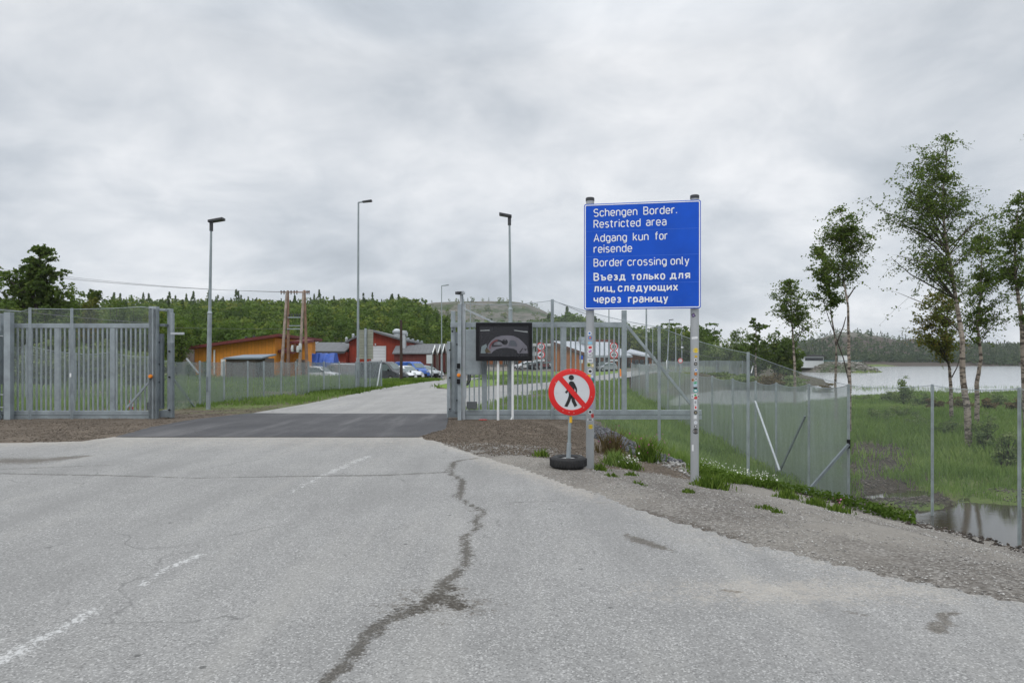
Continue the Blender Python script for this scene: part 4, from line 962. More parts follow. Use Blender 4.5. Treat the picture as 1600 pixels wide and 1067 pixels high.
def portal(name, label, boxes, extra, ox):
    t = thing(name, (gxx(ox), DG, 0), label, 'gate post'); O = t.location
    for nm, a, b, p0, p1, y0, y1, mt in boxes:
        MB(O).box(gxx(a), gxx(b), DG+y0, DG+y1, rail_z(p1), rail_z(p0)).build(nm, mt, t, bevel=.006)
    for nm, p, q, w, mt in extra: MB(O).bar(p, q, w).build(nm, mt, t)
    return t
def knobs(root, pts, y):
    m0 = None
    for a, b in pts:
        if m0 is None:
            m0 = MB(root.location).lathe([(.001, -.03), (.022, -.03), (.026, 0)], (gxx(a), DG+y, rail_z(b)), 10, 'y').build('rubber_stop', black_p, root); f0 = (a, b)
        else:
            c = m0.copy(); COL.objects.link(c); c.location = (gxx(a)-gxx(f0[0]), 0, rail_z(b)-rail_z(f0[1]))
lp = portal('gate_portal', 'galvanised portal posts with safety edges and orange beacon at the opened left gate', [
    ('front_post', 237.5, 249.5, 479.5, 657.5, -.19, -.02, galv), ('rear_post', 257, 262.6, 481.5, 657, .14, .30, galv), ('rear_post', 262.6, 266.6, 488.5, 655, .10, .22, galv),
    ('safety_edge', 248.3, 254, 521.5, 639, -.02, .10, galv_dark), ('safety_edge', 265.8, 270.6, 535.5, 652.5, -.05, .08, galv_dark),
    ('guide_plate', 250, 259, 482.5, 486, -.05, .2, galv), ('guide_plate', 250, 259, 506, 510, -.05, .2, galv_dark), ('roller_block', 249.5, 265, 641, 652, -.02, .25, galv_dark), ('motor_box', 232, 237.3, 628, 640, -.1, .02, dark_p),
    ('arm', 266.6, 287.5, 519.5, 523, -.02, .03, galv_pale)],
    [('brace', (gxx(201), DG-.1, rail_z(637)), (gxx(238), DG-.1, rail_z(594)), .05, galv)], 250)
knobs(lp, [(249, 535), (249, 569), (249, 597)], -.03); knobs(lp, [(266.2, 549), (266.2, 589), (266.2, 640)], -.06)
be = MB(lp.location).lathe([(.001, .0), (.05, .0), (.055, -.03), (.04, -.075), (.001, -.08)], (gxx(241.5), DG-.19, rail_z(587.8)), 14, 'y').build('beacon', orange_p, lp, True)
rp = portal('gate_portal', 'galvanised portal posts with card readers and a diagonal stay beside the black display', [
    ('front_post', 716, 722, 476, 658, -.25, -.10, galv), ('front_post', 722.4, 727.3, 475, 657, -.12, .05, galv_pale), ('rear_post', 704, 710.5, 485.5, 651, .10, .25, galv), ('rear_post', 698.3, 703.6, 533.5, 652, .0, .14, galv),
    ('safety_edge', 710.5, 716, 519, 644, -.05, .08, galv_dark), ('roller_block', 700, 716, 641, 652, -.02, .1, galv_dark), ('cover_plate', 722.5, 729, 530, 622, -.10, -.06, galv_pale)],
    [('stay', (gxx(726), DG-.14, rail_z(483)), (gxx(774), DG-.14, rail_z(505)), .05, galv_pale)], 715)
for b in (571.5, 595.5): MB(rp.location).box(gxx(715), gxx(720), DG-.29, DG-.25, rail_z(b+3.8), rail_z(b-3.8)).build('card_reader', black_p, rp)
MB(rp.location).lathe([(.001, .0), (.05, .0), (.055, -.03), (.04, -.075), (.001, -.08)], (gxx(718), DG-.25, rail_z(586)), 14, 'y').build('beacon', orange_p, rp, True)
knobs(rp, [(707, 518), (714.5, 538), (714.5, 578), (714.5, 625)], -.06); knobs(rp, [(703, 547), (703, 590), (703, 639)], -.03)
# equipment on the right gate
cb = thing('control_cabinet', (gxx(740), DG, 0), 'grey steel control cabinet mounted behind the black display', 'cabinet')
MB(cb.location).box(gxx(727.6), gxx(752), DG-.13, DG+.02-.09, rail_z(585.5), rail_z(515)).build('housing', galv, cb, bevel=.006)
MB(cb.location).box(gxx(728.4), gxx(738), DG-.137, DG-.13, rail_z(584.5), rail_z(516)).build('door', galv, cb, bevel=.004)
MB(cb.location).box(gxx(738.6), gxx(751.4), DG-.137, DG-.13, rail_z(584.5), rail_z(516)).build('door', galv, cb, bevel=.004)
MB(cb.location).box(gxx(752.3), gxx(758.5), DG-.15, DG-.05, rail_z(585), rail_z(561)).build('side_box', galv_dark, cb)
for a, b in ((731.5, 729.8), (735, 731)):
    MB(cb.location).tube([(gxx(a), DG-.06, rail_z(585)), (gxx(a), DG-.06, rail_z(594)), (gxx(b), DG-.06, rail_z(601)), (gxx(728), DG-.05, rail_z(602))], .02, 8).build('cable', black_p, cb, True)
jb = thing('junction_box', (gxx(737), DG, 0), 'small dark grey box low on the bars of the right gate', 'box')
MB(jb.location).box(gxx(729.5), gxx(745.5), DG-.16, DG-.06, rail_z(638.5), rail_z(627)).build('housing', dark_p, jb, bevel=.01); MB(jb.location).box(gxx(730.5), gxx(744.5), DG-.168, DG-.16, rail_z(637.5), rail_z(628)).build('lid', simple('box_lid', (.07, .075, .08), .5), jb)
sc = thing('surveillance_camera', (gxx(721), DG-.17, rail_z(476)), 'pair of small cameras on a bracket on top of the right gate post', 'camera')
O = sc.location
MB(O).tube([(gxx(721), DG-.17, rail_z(476)), (gxx(721), DG-.17, rail_z(458))], .03, 8).build('mast', galv_pale, sc, True)
MB(O).tube([(gxx(724.5), DG-.17, rail_z(475)), (gxx(723), DG-.17, rail_z(460))], .022, 8).build('mast', galv, sc, True)
MB(O).box(gxx(715), gxx(726), DG-.22, DG-.12, rail_z(458.8), rail_z(456.5)).build('bracket', dark_p, sc)
MB(O).bar((gxx(715), DG-.35, rail_z(459.8)), (gxx(719.5), DG-.1, rail_z(459)), .09, .075).build('camera_body', dark_p, sc, bevel=.008)
MB(O).bar((gxx(722), DG-.1, rail_z(459)), (gxx(726), DG-.36, rail_z(460)), .08, .07).build('camera_body', galv_pale, sc, bevel=.008)
# black display on two white legs
DD = DG-.52; dx_ = lambda p: X(p, DD); dz_ = lambda p: Z(p, DD)
tv = thing('display_screen', (dx_(787), DD, h1(dx_(787), DD)), 'black outdoor display with dim abstract shapes on its screen, on two white legs', 'screen'); O = tv.location
mb = MB(O); mb.box(dx_(743.5), dx_(831.5), DD-.02, DD+.16, dz_(563.8), dz_(504)); hs = mb.build('housing', black_p, tv, bevel=.01)
mb = MB(O); a0, a1, b0, b1 = 749, 826, 557, 509.5
mb.box(dx_(743.5)+.004, dx_(831.5)-.004, DD-.045, DD-.02, dz_(b1), dz_(504)-.004); mb.box(dx_(743.5)+.004, dx_(831.5)-.004, DD-.045, DD-.02, dz_(563.8)+.004, dz_(b0)); mb.box(dx_(743.5)+.004, dx_(a0), DD-.045, DD-.02, dz_(b0), dz_(b1)); mb.box(dx_(a1), dx_(831.5)-.004, DD-.045, DD-.02, dz_(b0), dz_(b1))
mb.build('bezel', black_p, hs)
def scr(a, b): return (dx_(735+a*105/1400), dz_(495+b*80/1067))
def shape(mbx, pts, y): mbx.add([(scr(a, b)[0], y, scr(a, b)[1]) for a, b in pts], [tuple(range(len(pts)))])
MB(O).box(dx_(a0), dx_(a1), DD-.024, DD-.021, dz_(b0), dz_(b1)).build('screen', simple('screen_dark', (.012, .012, .016), .25), hs)
scr_grey = simple('screen_grey', (.145, .14, .165), .5, 0, .15, 4); scr_blue = simple('screen_blue_grey', (.17, .21, .22), .5, 0, .1, 4); scr_mid = simple('screen_slate', (.075, .083, .1), .5); scr_red = simple('screen_dark_red', (.16, .03, .035), .5); scr_pale = simple('screen_pale', (.30, .32, .32), .5); scr_brown = simple('screen_brown', (.07, .05, .02), .5)  # muted colours for the flat abstract shapes laid over the dark screen
def arcpts(cx, cy, rx_, ry_, a0_, a1_, n=18): return [(cx+rx_*math.cos(R(a0_+(a1_-a0_)*i/n)), cy-ry_*math.sin(R(a0_+(a1_-a0_)*i/n))) for i in range(n+1)]
mb = MB(O)
outer = [(360,760),(355,640),(372,580),(430,500),(520,430),(640,395),(780,385),(900,400),(1010,450),(1100,530),(1180,620),(1195,760)]
inner_ = [(985,760),(965,700),(900,665),(760,645),(640,650),(540,675),(470,720),(440,760)]
no = len(outer); P2 = [(outer[i], inner_[::-1][min(len(inner_)-1, i*len(inner_)//no)]) for i in range(no)]
for i in range(no-1): shape(mb, [P2[i][0], P2[i+1][0], P2[i+1][1], P2[i][1]], DD-.0255)
mb.build('screen_band', scr_grey, hs)
mb = MB(O); shape(mb, [(215,760),(230,620),(330,560),(345,620),(310,690),(320,760)], DD-.0255); shape(mb, [(555,560),(570,535),(600,530),(630,565),(590,575)], DD-.029); mb.build('screen_patch', scr_blue, hs)
mb = MB(O); shape(mb, arcpts(570,585,130,110,20,200)+[(440,630),(650,610)], DD-.0268); shape(mb, arcpts(720,525,60,60,0,359), DD-.0268); shape(mb, [(1010,745),(1080,650),(1100,655),(1045,745)], DD-.0268); shape(mb, [(1110,670),(1180,665),(1150,710)], DD-.0268); mb.build('screen_dark_ring', simple('screen_black', (.01, .01, .014), .4), hs)
mb = MB(O); shape(mb, arcpts(580,590,95,75,0,180), DD-.0278); shape(mb, [(690,480),(740,475),(735,500)], DD-.0278); mb.build('screen_pale_arc', scr_grey, hs)
mb = MB(O); shape(mb, arcpts(870,610,105,125,-5,120)+[(790,610)], DD-.0268); mb.build('screen_slate_patch', scr_mid, hs)
mb = MB(O)
for q in ((arcpts(600,640,205,165,100,190), arcpts(600,640,180,140,100,190)),):
    for i in range(18): shape(mb, [q[0][i], q[0][i+1], q[1][i+1], q[1][i]], DD-.0275)
mb.build('screen_red_line', scr_red, hs)
mb = MB(O); shape(mb, [(205,280),(400,270),(400,290),(205,295)], DD-.0255); shape(mb, [(910,275),(1100,298),(1190,300),(1190,330),(1100,318),(910,290)], DD-.0255); mb.build('screen_streak', scr_pale, hs)
mb = MB(O); shape(mb, [(300,700),(350,650),(430,745),(330,750)], DD-.0265); mb.build('screen_brown_patch', scr_brown, hs)
for p in (778.2, 801):
    mb = MB(O); x_ = dx_(p); mb.tube([(x_, DD+.06, dz_(564)), (x_, DD+.06, h1(x_, DD)-.1)], .034, 10); lgp = mb.build('leg', white_paint, tv, True)
MB(O).tube([(dx_(801), DD+.06, dz_(652)), (dx_(797), DD-.05, dz_(658)), (dx_(796), DD-.06, dz_(662))], .03, 8).build('drain_foot', off_white, tv, True)
rg_ = thing('rag', (gxx(756), DG-.7, 0), 'crumpled red strip lying at the foot of the right gate', 'litter')
mb = MB(rg_.location); zz = h1(gxx(756), DG-.7)
for i in range(5): mb.bar((gxx(751+i*2), DG-.7, zz+.03+.01*(i%2)), (gxx(754+i*2), DG-.72, zz+.035-.01*(i%2)), .05, .012)
mb.build('strip', red_paint, rg_)
# pedestrian gate at the left edge
pg = thing('pedestrian_gate', (gxx(10), DG, 0), 'narrow grey pedestrian gate with hinged bars at the left picture edge', 'gate'); O = pg.location
MB(O).box(gxx(18), gxx(28), DG-.30, DG-.14, rail_z(665), rail_z(489)).build('post', galv, pg, bevel=.006)
MB(O).box(gxx(0), gxx(9), DG-.2, DG-.05, rail_z(600), rail_z(490.5)).build('post', galv, pg, bevel=.006)
for a in (-28, -18, -8, 3.6, 10.5): MB(O).box(gxx(a)-.035, gxx(a)+.035, DG-.33, DG-.27, rail_z(664), rail_z(518)).build('bar', galv, pg)
for b in (521, 630, 661): MB(O).box(gxx(-32), gxx(13), DG-.335, DG-.265, rail_z(b+1.5), rail_z(b-1.5)).build('rail', galv, pg)
for b in (525.5, 615.5, 635, 659.5): MB(O).box(gxx(13), gxx(18), DG-.32, DG-.28, rail_z(b+.7), rail_z(b-.7)).build('hinge', galv_pale, pg)
bo = thing('marker_post', (gxx(194), DG+.35, 0), 'small red and white marker post behind the left sliding gate', 'marker'); O = bo.location
for a, b, m_ in ((626.5, 631, red_paint), (631, 636.5, white_paint), (636.5, 641, red_paint)): MB(O).lathe([(.05, rail_z(b)), (.052, rail_z(a))], (gxx(194), DG+.35, 0), 12).build('band', m_, bo)
MB(O).lathe([(.05, h1(gxx(194), DG+.35)), (.05, rail_z(641))], (gxx(194), DG+.35, 0), 12).build('stem', galv, bo)
# ------------------------------------------------------------------ mesh fences
def fence(name, label, pts, mat, post_w=.075, group=None, sag=.05, postmat=galv, struts=(), round_=False, wire=True, posts=True):
    """pts: (px, top py, base py or None, d); a mesh bay between neighbouring posts"""
    b0 = pts[0]; t = thing(name, (X(b0[0], b0[3]), b0[3], 0), label, 'fence', group); O = t.location; tops = []
    for p in pts:
        x, y = X(p[0], p[3]), p[3]; zt = Z(p[1], y); g = h1(x, y)-.12
        if posts and (len(p) < 5 or p[4]):
            mb = MB(O); mb.lathe([(post_w/2, g), (post_w/2, zt-.004), (.001, zt)], (x, y, 0), 10 if round_ else 4); o = mb.build('post', postmat, t, round_)
            if not round_: pass
        tops.append((x, y, zt, g))
    for a, b in zip(tops[:-1], tops[1:]):
        mb = MB(O); n = 10; vs = []
        for i in range(n+1):
            f = i/n; x, y = a[0]+(b[0]-a[0])*f, a[1]+(b[1]-a[1])*f
            zt = a[2]+(b[2]-a[2])*f - sag*4*f*(1-f) - .03; g = h1(x, y)-.05
            vs += [(x, y+.03, g), (x, y+.03, zt)]
        mb.add(vs, [(2*i, 2*i+2, 2*i+3, 2*i+1) for i in range(n)]); mp = mb.build('mesh_panel', mat, t)
        if wire:
            mb = MB(O); mb.tube([Vector(vs[2*i+1]) for i in range(n+1)], .008, 4, False); mb.build('top_wire', galv, mp)
    for (p, q, m_, w) in struts: MB(O).bar(p, q, w).build('strut', m_, t)
    return t
FD = DG-.22
f1 = fence('mesh_fence', 'tall chain link fence along the shut sliding gate, stepping down the bank to the pond', [(727, 472, 0, FD, False), (863, 467.5, 655, FD), (1030, 509, 705, 18.3), (1169, 550, 742, 18.5), (1326, 600, 782, 19.5), (1457, 600, 798, 17.95), (1593, 605, 850, 14.5), (1730, 610, 900, 11.2)], mesh_near, .085, sag=.07,
    struts=[((*at(1326, 694, 19.45),), (*at(1258, 772, 19.2),), galv_dark, .07)])
MB(f1.location).lathe([(.05, 0), (.05, .25)], (X(1326, 19.5), 19.5, Z(700, 19.5)), 10).build('strut_clamp', black_p, f1)
f0 = fence('mesh_fence', 'tall chain link fence with sagging top in front of the opened left gate', [(-60, 478, 0, FD), (31, 485, 0, FD, False), (46.5, 480.5, 657, FD), (112, 481.5, 657, FD), (175, 480, 0, FD, False), (220, 477.5, 0, FD, False), (243, 481, 657, FD, False)], mesh_near, .085, sag=.0)
MB(f0.location).box(X(110.6, FD), X(113.2, FD), FD-.06, FD-.045, Z(589, FD), Z(583, FD)).build('tag_plate', white_paint, f0)
fl = [(270, 563, 0, 22.9), (290, 563, 0, 23.5, False), (312, 563.5, 0, 24.8), (350, 563.5, 0, 26.4), (387, 564, 0, 28.2), (412, 564, 0, 29.6), (439, 564, 0, 31), (462, 564, 0, 32.2), (482, 564, 0, 33.4), (506, 564.5, 0, 35), (530, 564.5, 0, 36.6), (556, 565, 0, 38.2), (578, 563, 0, 39.6), (596, 562.5, 0, 40.8)]
fence('mesh_fence', 'waist high grey mesh fence along the left road edge, running towards the parked vans', fl, mesh_dense, .07, sag=.03,
    struts=[(at(271, 592, 22.95), at(308, 642, 24.4), galv, .055), (at(291, 560, 27), at(310, 583, 27), galv_pale, .05), (at(595, 568, 40.8), at(589, 606, 40.0), galv_pale, .06)], wire=False)
fence('mesh_fence', 'grey mesh fence seen through the bars behind the opened left gate', [(-80, 560, 0, 27), (20, 541, 0, 26), (40, 538, 0, 25.8), (118, 551, 0, 25), (168, 549, 0, 24.5), (232, 556, 0, 23.6), (270, 563, 0, 22.9, False)], mesh_fine, .07, sag=.05)
f2 = fence('mesh_fence', 'long dense mesh fence climbing from the pond corner up towards the station', [(1326, 600, 0, 19.5, False), (1264, 599.5, 0, 21.3), (1213, 597.5, 0, 23.7), (1181, 594.5, 0, 25.6), (1145, 591, 0, 28), (1113, 587, 0, 31), (1085, 582.5, 0, 34.8), (1062, 579, 0, 39), (1044, 576, 0, 44), (1030, 573, 0, 48), (1013, 569.5, 0, 54), (999, 567.5, 0, 59), (987, 567, 0, 63)], mesh_grey, .085, sag=.10,
    struts=[(at(1180, 627, 25.2), at(1218, 735, 22.2), galv_pale, .06), (at(1258, 650, 21.5), at(1219, 735, 22.6), galv_dark, .05)])
fence('mesh_fence', 'distant pale mesh fence beyond the station road, in front of the low wood', [(1000, 569, 0, 108), (1015, 568, 0, 107), (1030, 566, 0, 106), (1045, 563.5, 0, 104), (1062, 564, 0, 105), (1080, 564, 0, 106), (1100, 563, 0, 107), (1120, 562.5, 0, 108), (1140, 563, 0, 109), (1160, 563.5, 0, 110), (1178, 563, 0, 111)], mesh_grey, .12, sag=.02, wire=False,
    struts=[(at(1179, 563, 111), at(1174, 583, 109), white_paint, .16), (at(1042, 563, 104), at(1042, 583, 103), white_paint, .16)])
# ------------------------------------------------------------------ lamp posts, poles, signs along the road
def lamp_post(label, px, d, top_py, head_dx, joint_py, group='street lamps along the road', lean=0.0, kind='box', r=.075):
    x = X(px, d); g = h1(x, d); t = thing('street_lamp', (x, d, g), label, 'street lamp', group)
    zt = Z(top_py, d)-g; zj = Z(joint_py, d)-g; s = 1 if head_dx > 0 else -1; lx = lean*d/F
    q = lambda f: (lx*f, 0, zt*f)
    MB().tube([(0,0,-.1), q(zj/zt*.98)], [r, r*.95], 12).build('lower_pole', galv, t, True)
    mb = MB(); mb.tube([q(zj/zt), q(1)], [r*.72, r*.45], 12); p = mb.build('upper_pole', steel_lamp, t, True)
    MB().tube([q(zj/zt*.985), q(zj/zt), q(zj/zt*1.01)], [r*1.04, r, r*.72], 12).build('collar', galv, p, True)
    MB().box(-r*.5, r*.5, -r*1.02, -r*.9, .6, 1.1).build('service_hatch', galv_dark, p)
    w = abs(head_dx)*d/F
    if kind == 'box':
        mb = MB(); mb.lathe([(.001, -.30), (.06, -.30), (.06, 0), (.001, 0)], (lx, 0, zt), 10); mb.build('spigot', dark_p, t, True)
        h = MB(); x0, x1 = lx-s*.08, lx+s*w*.94
        A = [(x0, -.12, zt), (x1, -.14, zt+.085), (x1, .14, zt+.085), (x0, .12, zt)]
        h.slab([(a, b, c+.06) for a, b, c in A], .09); hd = h.build('lamp_head', dark_p, t, bevel=.02)
        l = MB(); xm = lx+s*w*.38; zz = zt-.003
        l.add([(xm, -.11, zt+.024), (lx+s*w*.88, -.12, zt+.072), (lx+s*w*.88, .12, zt+.072), (xm, .11, zt+.024)], [(0,1,2,3)]); l.build('lens', simple('lamp_lens', (.42, .42, .36), .2), hd) if 'lamp_lens' not in MATS else l.build('lens', MATS['lamp_lens'], hd)
    else:
        MB().tube([(lx, 0, zt-.15), (lx, 0, zt+.02), (lx+s*w*.35, 0, zt+.06)], .05, 8).build('spigot', steel_lamp, t, True)
        h = MB(); h.slab([(lx+s*w*.3, -.1, zt+.10), (lx+s*w, -.16, zt+.17), (lx+s*w, .16, zt+.17), (lx+s*w*.3, .1, zt+.10)], .10); h.build('lamp_head', dark_p if kind != 'pale' else galv, t, bevel=.02)
    return t
lamp_post('tall galvanised street lamp standing by the left mesh fence in front of the orange building', 325, 23.0, 347, 21, 488, lean=5)
lamp_post('tallest thin street lamp standing beside the slatted board in front of the red building', 559, 40.0, 317, 21, 560, lean=1, kind='flat', r=.11)
lamp_post('street lamp rising behind the black display screen', 799, 24.5, 339, -17, 482, lean=-3)
lamp_post('thin distant street lamp to the left of the right gate posts, before the garages', 690, 68.0, 447, 11, 555, kind='pale', r=.09)
def far_pole(label, px, d, top_py, w=.11, items=(), lean=0):
    x = X(px, d); g = h1(x, d); t = thing('lamp_post', (x, d, g), label, 'lamp post', 'distant lamp posts by the border station')
    zt = Z(top_py, d)-g; lx = lean*d/F
    MB().tube([(0,0,-.1), (lx*.5,0,zt*.5), (lx,0,zt)], [w, w*.8, w*.5], 8).build('pole', galv, t, True)
    MB().bar((lx-.05, 0, zt), (lx+.55, -.1, zt+.06), .22, .1).build('lamp_head', dark_p, t)
    for a, b, nm, m in items:
        MB().lathe([(.001, -.12), (a, -.12), (a, .12), (.001, .12)], (lx*b, -.2, zt*b), 10).build(nm, m, t)
    return t
far_pole('thin lamp post by the station, seen just right of the left sign post', 951.5, 88, 478, .12)
far_pole('lamp post ending behind the lower edge of the blue sign', 1010, 70, 470, .14)
far_pole('slim lamp post half hidden by the diagonal gate brace', 1020, 108, 512, .09)
far_pole('leaning lamp post between the diagonal brace and the right sign post', 1042, 96, 500, .1, lean=4)
far_pole('short lamp post with two lamps near the right sign post', 1065.5, 112, 512, .09, [(.22, .72, 'camera_dome', dark_p), (.2, .55, 'camera_dome', white_paint)])
far_pole('post with pale collar rising from the station fence', 1056, 100, 512, .1)
far_pole('thin mast behind the gate bars in front of the hill', 735, 120, 471, .1)

def round_speed_sign(label, px, d, digits):
    x = X(px, d); g = h1(x, d); t = thing('speed_sign', (x, d, g), label, 'road sign', 'speed signs by the station road'); k = d/F
    MB().tube([(0,0,-.1), (0,0,Z(531, d)-g)], .04, 10).build('pole', galv, t, True)
    for cy, mode in ((541.5, 'n'), (554.0, 's')):
        zc = Z(cy, d)-g; r = 6.4*k
        f = MB().lathe([(.001, -.05), (r, -.05), (r, -.075), (r*.78, -.075)], (0, 0, zc), 28, 'y').build('red_rim', red_paint, t)
        MB().lathe([(.001, -.073), (r*.79, -.073)], (0, 0, zc), 28, 'y').build('white_face', sign_white, f)
        if mode == 'n': lettering(digits, -r*.55, r*.55, zc-r*.36, r*.75, -.078, sign_black, f, .0, .03)
        else:
            mb = MB(); mb.box(-r*.5, r*.5, -.078, -.076, zc-r*.22, zc+r*.05); mb.box(-r*.3, r*.3, -.078, -.076, zc+r*.05, zc+r*.28); mb.build('vehicle_symbol', sign_black, f)
    MB().box(-6.0*k, 6.0*k, -.07, -.05, Z(564.3, d)-g, Z(561.5, d)-g).build('plate', sign_white, t)
    return t
round_speed_sign('pair of round 30 and vehicle signs on a pole just right of the black display', 845, 46, '30')
round_speed_sign('pair of round 30 and vehicle signs on a pole right of the left sign post', 959, 46, '30')
t = thing('no_entry_sign', (X(1063, 100), 100, h1(X(1063, 100), 100)), 'tiny round red and white sign on a pole in front of the far pale fence', 'road sign'); g = t.location.z
MB().tube([(0,0,0), (0,0,Z(559, 100)-g)], .05, 8).build('pole', galv, t)
f = MB().lathe([(.001, -.06), (.36, -.06), (.36, -.09), (.27, -.09)], (0,0,Z(563.5, 100)-g), 20, 'y').build('red_rim', red_paint, t); MB().lathe([(.001, -.085), (.28, -.085)], (0,0,Z(563.5, 100)-g), 20, 'y').build('white_face', sign_white, f)
t = thing('parking_sign', (X(908, 100), 100, h1(X(908, 100), 100)), 'blue square sign with a white plate below, in front of the station roof', 'road sign'); g = t.location.z; kk = 100/F
MB().tube([(0,0,0), (0,0,Z(555, 100)-g)], .05, 8).build('pole', galv, t)
MB().box(-2.9*kk, 2.9*kk, -.09, -.06, Z(561.5, 100)-g, Z(555.5, 100)-g).build('blue_plate', sign_blue, t); MB().box(-2.7*kk, 2.7*kk, -.09, -.06, Z(567, 100)-g, Z(562, 100)-g).build('white_plate', sign_white, t)
t = thing('orange_cone', (X(969, 74), 74, h1(X(969, 74), 74)), 'tall orange marker cone at the edge of the station road', 'traffic cone')
MB().lathe([(.30, 0), (.30, .05), (.19, .06), (.12, .75), (.04, .95), (.001, .96)], (0,0,0), 14).build('cone', orange_p, t, True); MB().box(-.28, .28, -.28, .28, -.03, .03).build('base', orange_p, t)
# slatted board seen from behind
d = 38.5; t = thing('information_board', (X(571, d), d, h1(X(571, d), d)), 'back of a tall slatted information board on one thick grey pole', 'sign board'); O = t.location; g = O.z
MB().tube([(0,0,-.1), (0,0,Z(513, d)-g)], .075, 12).build('pole', galv, t, True)
mb = MB(); w0, w1 = X(560.6, d)-O.x, X(582.4, d)-O.x; mb.box(w0, w1, .09, .13, Z(561, d)-g, Z(515.3, d)-g); bp = mb.build('board', board_back, t)
mb = MB(); 
for zz in np.linspace(Z(560, d)-g, Z(516.5, d)-g, 11): mb.box(w0, w1, .07, .09, zz-.012, zz+.012)
mb.build('rib', board_back, bp)
# brown pole, white notice sign
d = 56; t = thing('wooden_post', (X(627, d), d, h1(X(627, d), d)), 'dark brown wooden post at the front of the car park', 'post'); g = t.location.z
MB().tube([(0,0,-.1), (-.02,0,Z(500, d)-g)], [.13, .10], 10).build('post', pole_brown, t, True); MB().lathe([(.001,.02),(.1,0),(.1,-.06)], (-.02,0,Z(500,d)-g), 10).build('cap', dark_p, t)
d = 62; t = thing('notice_sign', (X(674.5, d), d, h1(X(674.5, d), d)), 'white notice board on a dark foot in front of the garages', 'sign'); g = t.location.z; k = d/F
MB().tube([(0,0,0), (0,0,Z(550, d)-g)], .06, 8).build('pole', galv_dark, t); MB().box(-8*k, .9*k, -.1, -.06, Z(568, d)-g, Z(554.5, d)-g).build('panel', sign_white, t)
MB().lathe([(.001, .3), (.2, .28), (.26, 0)], (0,0,0), 10).build('foot', black_p, t)
# pole transformer frame and its wires
d = 64.0; k = d/F; gx0 = X(460, d); g = h1(gx0, d)
t = thing('power_pole', (gx0, d, g), 'weathered double wooden power pole frame with crossbars and switch gear', 'power pole'); zz = lambda p: Z(p, d)-g; xx = lambda p: X(p, d)-gx0
for a0, a1, b0, b1, m_ in ((440, 448.5, 600, 455.5, white_lath), (450, 449.5, 600, 454, pole_wood), (468, 474.5, 600, 455, white_lath), (479.5, 475.5, 600, 453.5, pole_wood)):
    dy = -.25 if m_ is white_lath else .1
    MB().tube([(xx(a0), dy, zz(b0)), (xx(a1), dy*.3, zz(b1))], [.17, .11], 10).build('pole', m_, t, True)
cbm = MB().box(xx(438.5), xx(484), -.12, .02, zz(457.5), zz(456)).build('crossbar', pole_wood, t)
for p in (439.5, 444, 455, 460, 464, 480, 483): MB().lathe([(.001, .18), (.06, .16), (.09, .05), (.04, 0), (.05, -.2), (.001, -.22)], (xx(p), -.05, zz(456.8)), 8).build('insulator', dark_p, cbm)
for p0, p1, q in ((450, 471, 496), (452, 470, 509), (449, 470, 514)): MB().box(xx(p0), xx(p1), -.14, -.02, zz(q+.8), zz(q-.8)).build('crossbar', galv, t)
for p in (453, 456.5, 461, 465, 468.5): MB().lathe([(.001, .30), (.08, .26), (.09, .14), (.05, .1), (.05, 0)], (xx(p), -.08, zz(495.5)), 8).build('insulator', dark_p, t)
for p, q in ((459, 545), (463.5, 543.5), (467.5, 546), (471, 542)): MB().lathe([(.001, -.3), (.13, -.25), (.16, 0), (.12, .3), (.001, .34)], (xx(p), -.42, zz(q)), 8).build('switch', off_white if p != 463.5 else rust, t)
MB().box(xx(457), xx(473), -.36, -.22, zz(549.5), zz(547.5)).build('bracket', galv_dark, t)
def wire(label, a, b, sag, r=.012):
    A, B = Vector(a), Vector(b); t_ = MB(A)
    P = [A.lerp(B, i/24) - Vector((0, 0, sag*4*(i/24)*(1-i/24))) for i in range(25)]
    t_.tube(P, r, 4, False); o = t_.build('overhead_wire', cable_m); o.location = A; tag(o, label, 'wire', 'overhead wires'); return o
for p, q, e in ((439.5, 456.6, 424), (447, 456.2, 428), (460, 456.0, 431)):
    wire('thin power line running left from the top of the double power pole', at(p, q, d), at(-60, e-12, 46), .35, .009)
wire('low wire crossing in front of the wood to the power pole', at(449, 514, d), at(-70, 498, 50), .2, .013)
wire('sagging wire from the left edge to the opened gate post', at(-40, 477, DG+.6), at(240, 505, DG+.3), .05, .007)
wire('wire falling from the end of the blue sign toward the station', at(866, 470, 30), at(1130, 560, 100), .5, .012)

# ------------------------------------------------------------------ buildings
def window(root, parent, x0, x1, z0, z1, y, O=(0,0,0)):
    f = MB(O); w = .07
    f.box(x0, x1, y-.05, y, z0, z0+w); f.box(x0, x1, y-.05, y, z1-w, z1); f.box(x0, x0+w, y-.05, y, z0+w, z1-w); f.box(x1-w, x1, y-.05, y, z0+w, z1-w)
    f.box((x0+x1)/2-.03, (x0+x1)/2+.03, y-.045, y, z0+w, z1-w)
    fr = f.build('window', off_white, parent); MB(O).box(x0+w, x1-w, y-.02, y-.012, z0+w, z1-w).build('pane', glass_d, fr); return fr
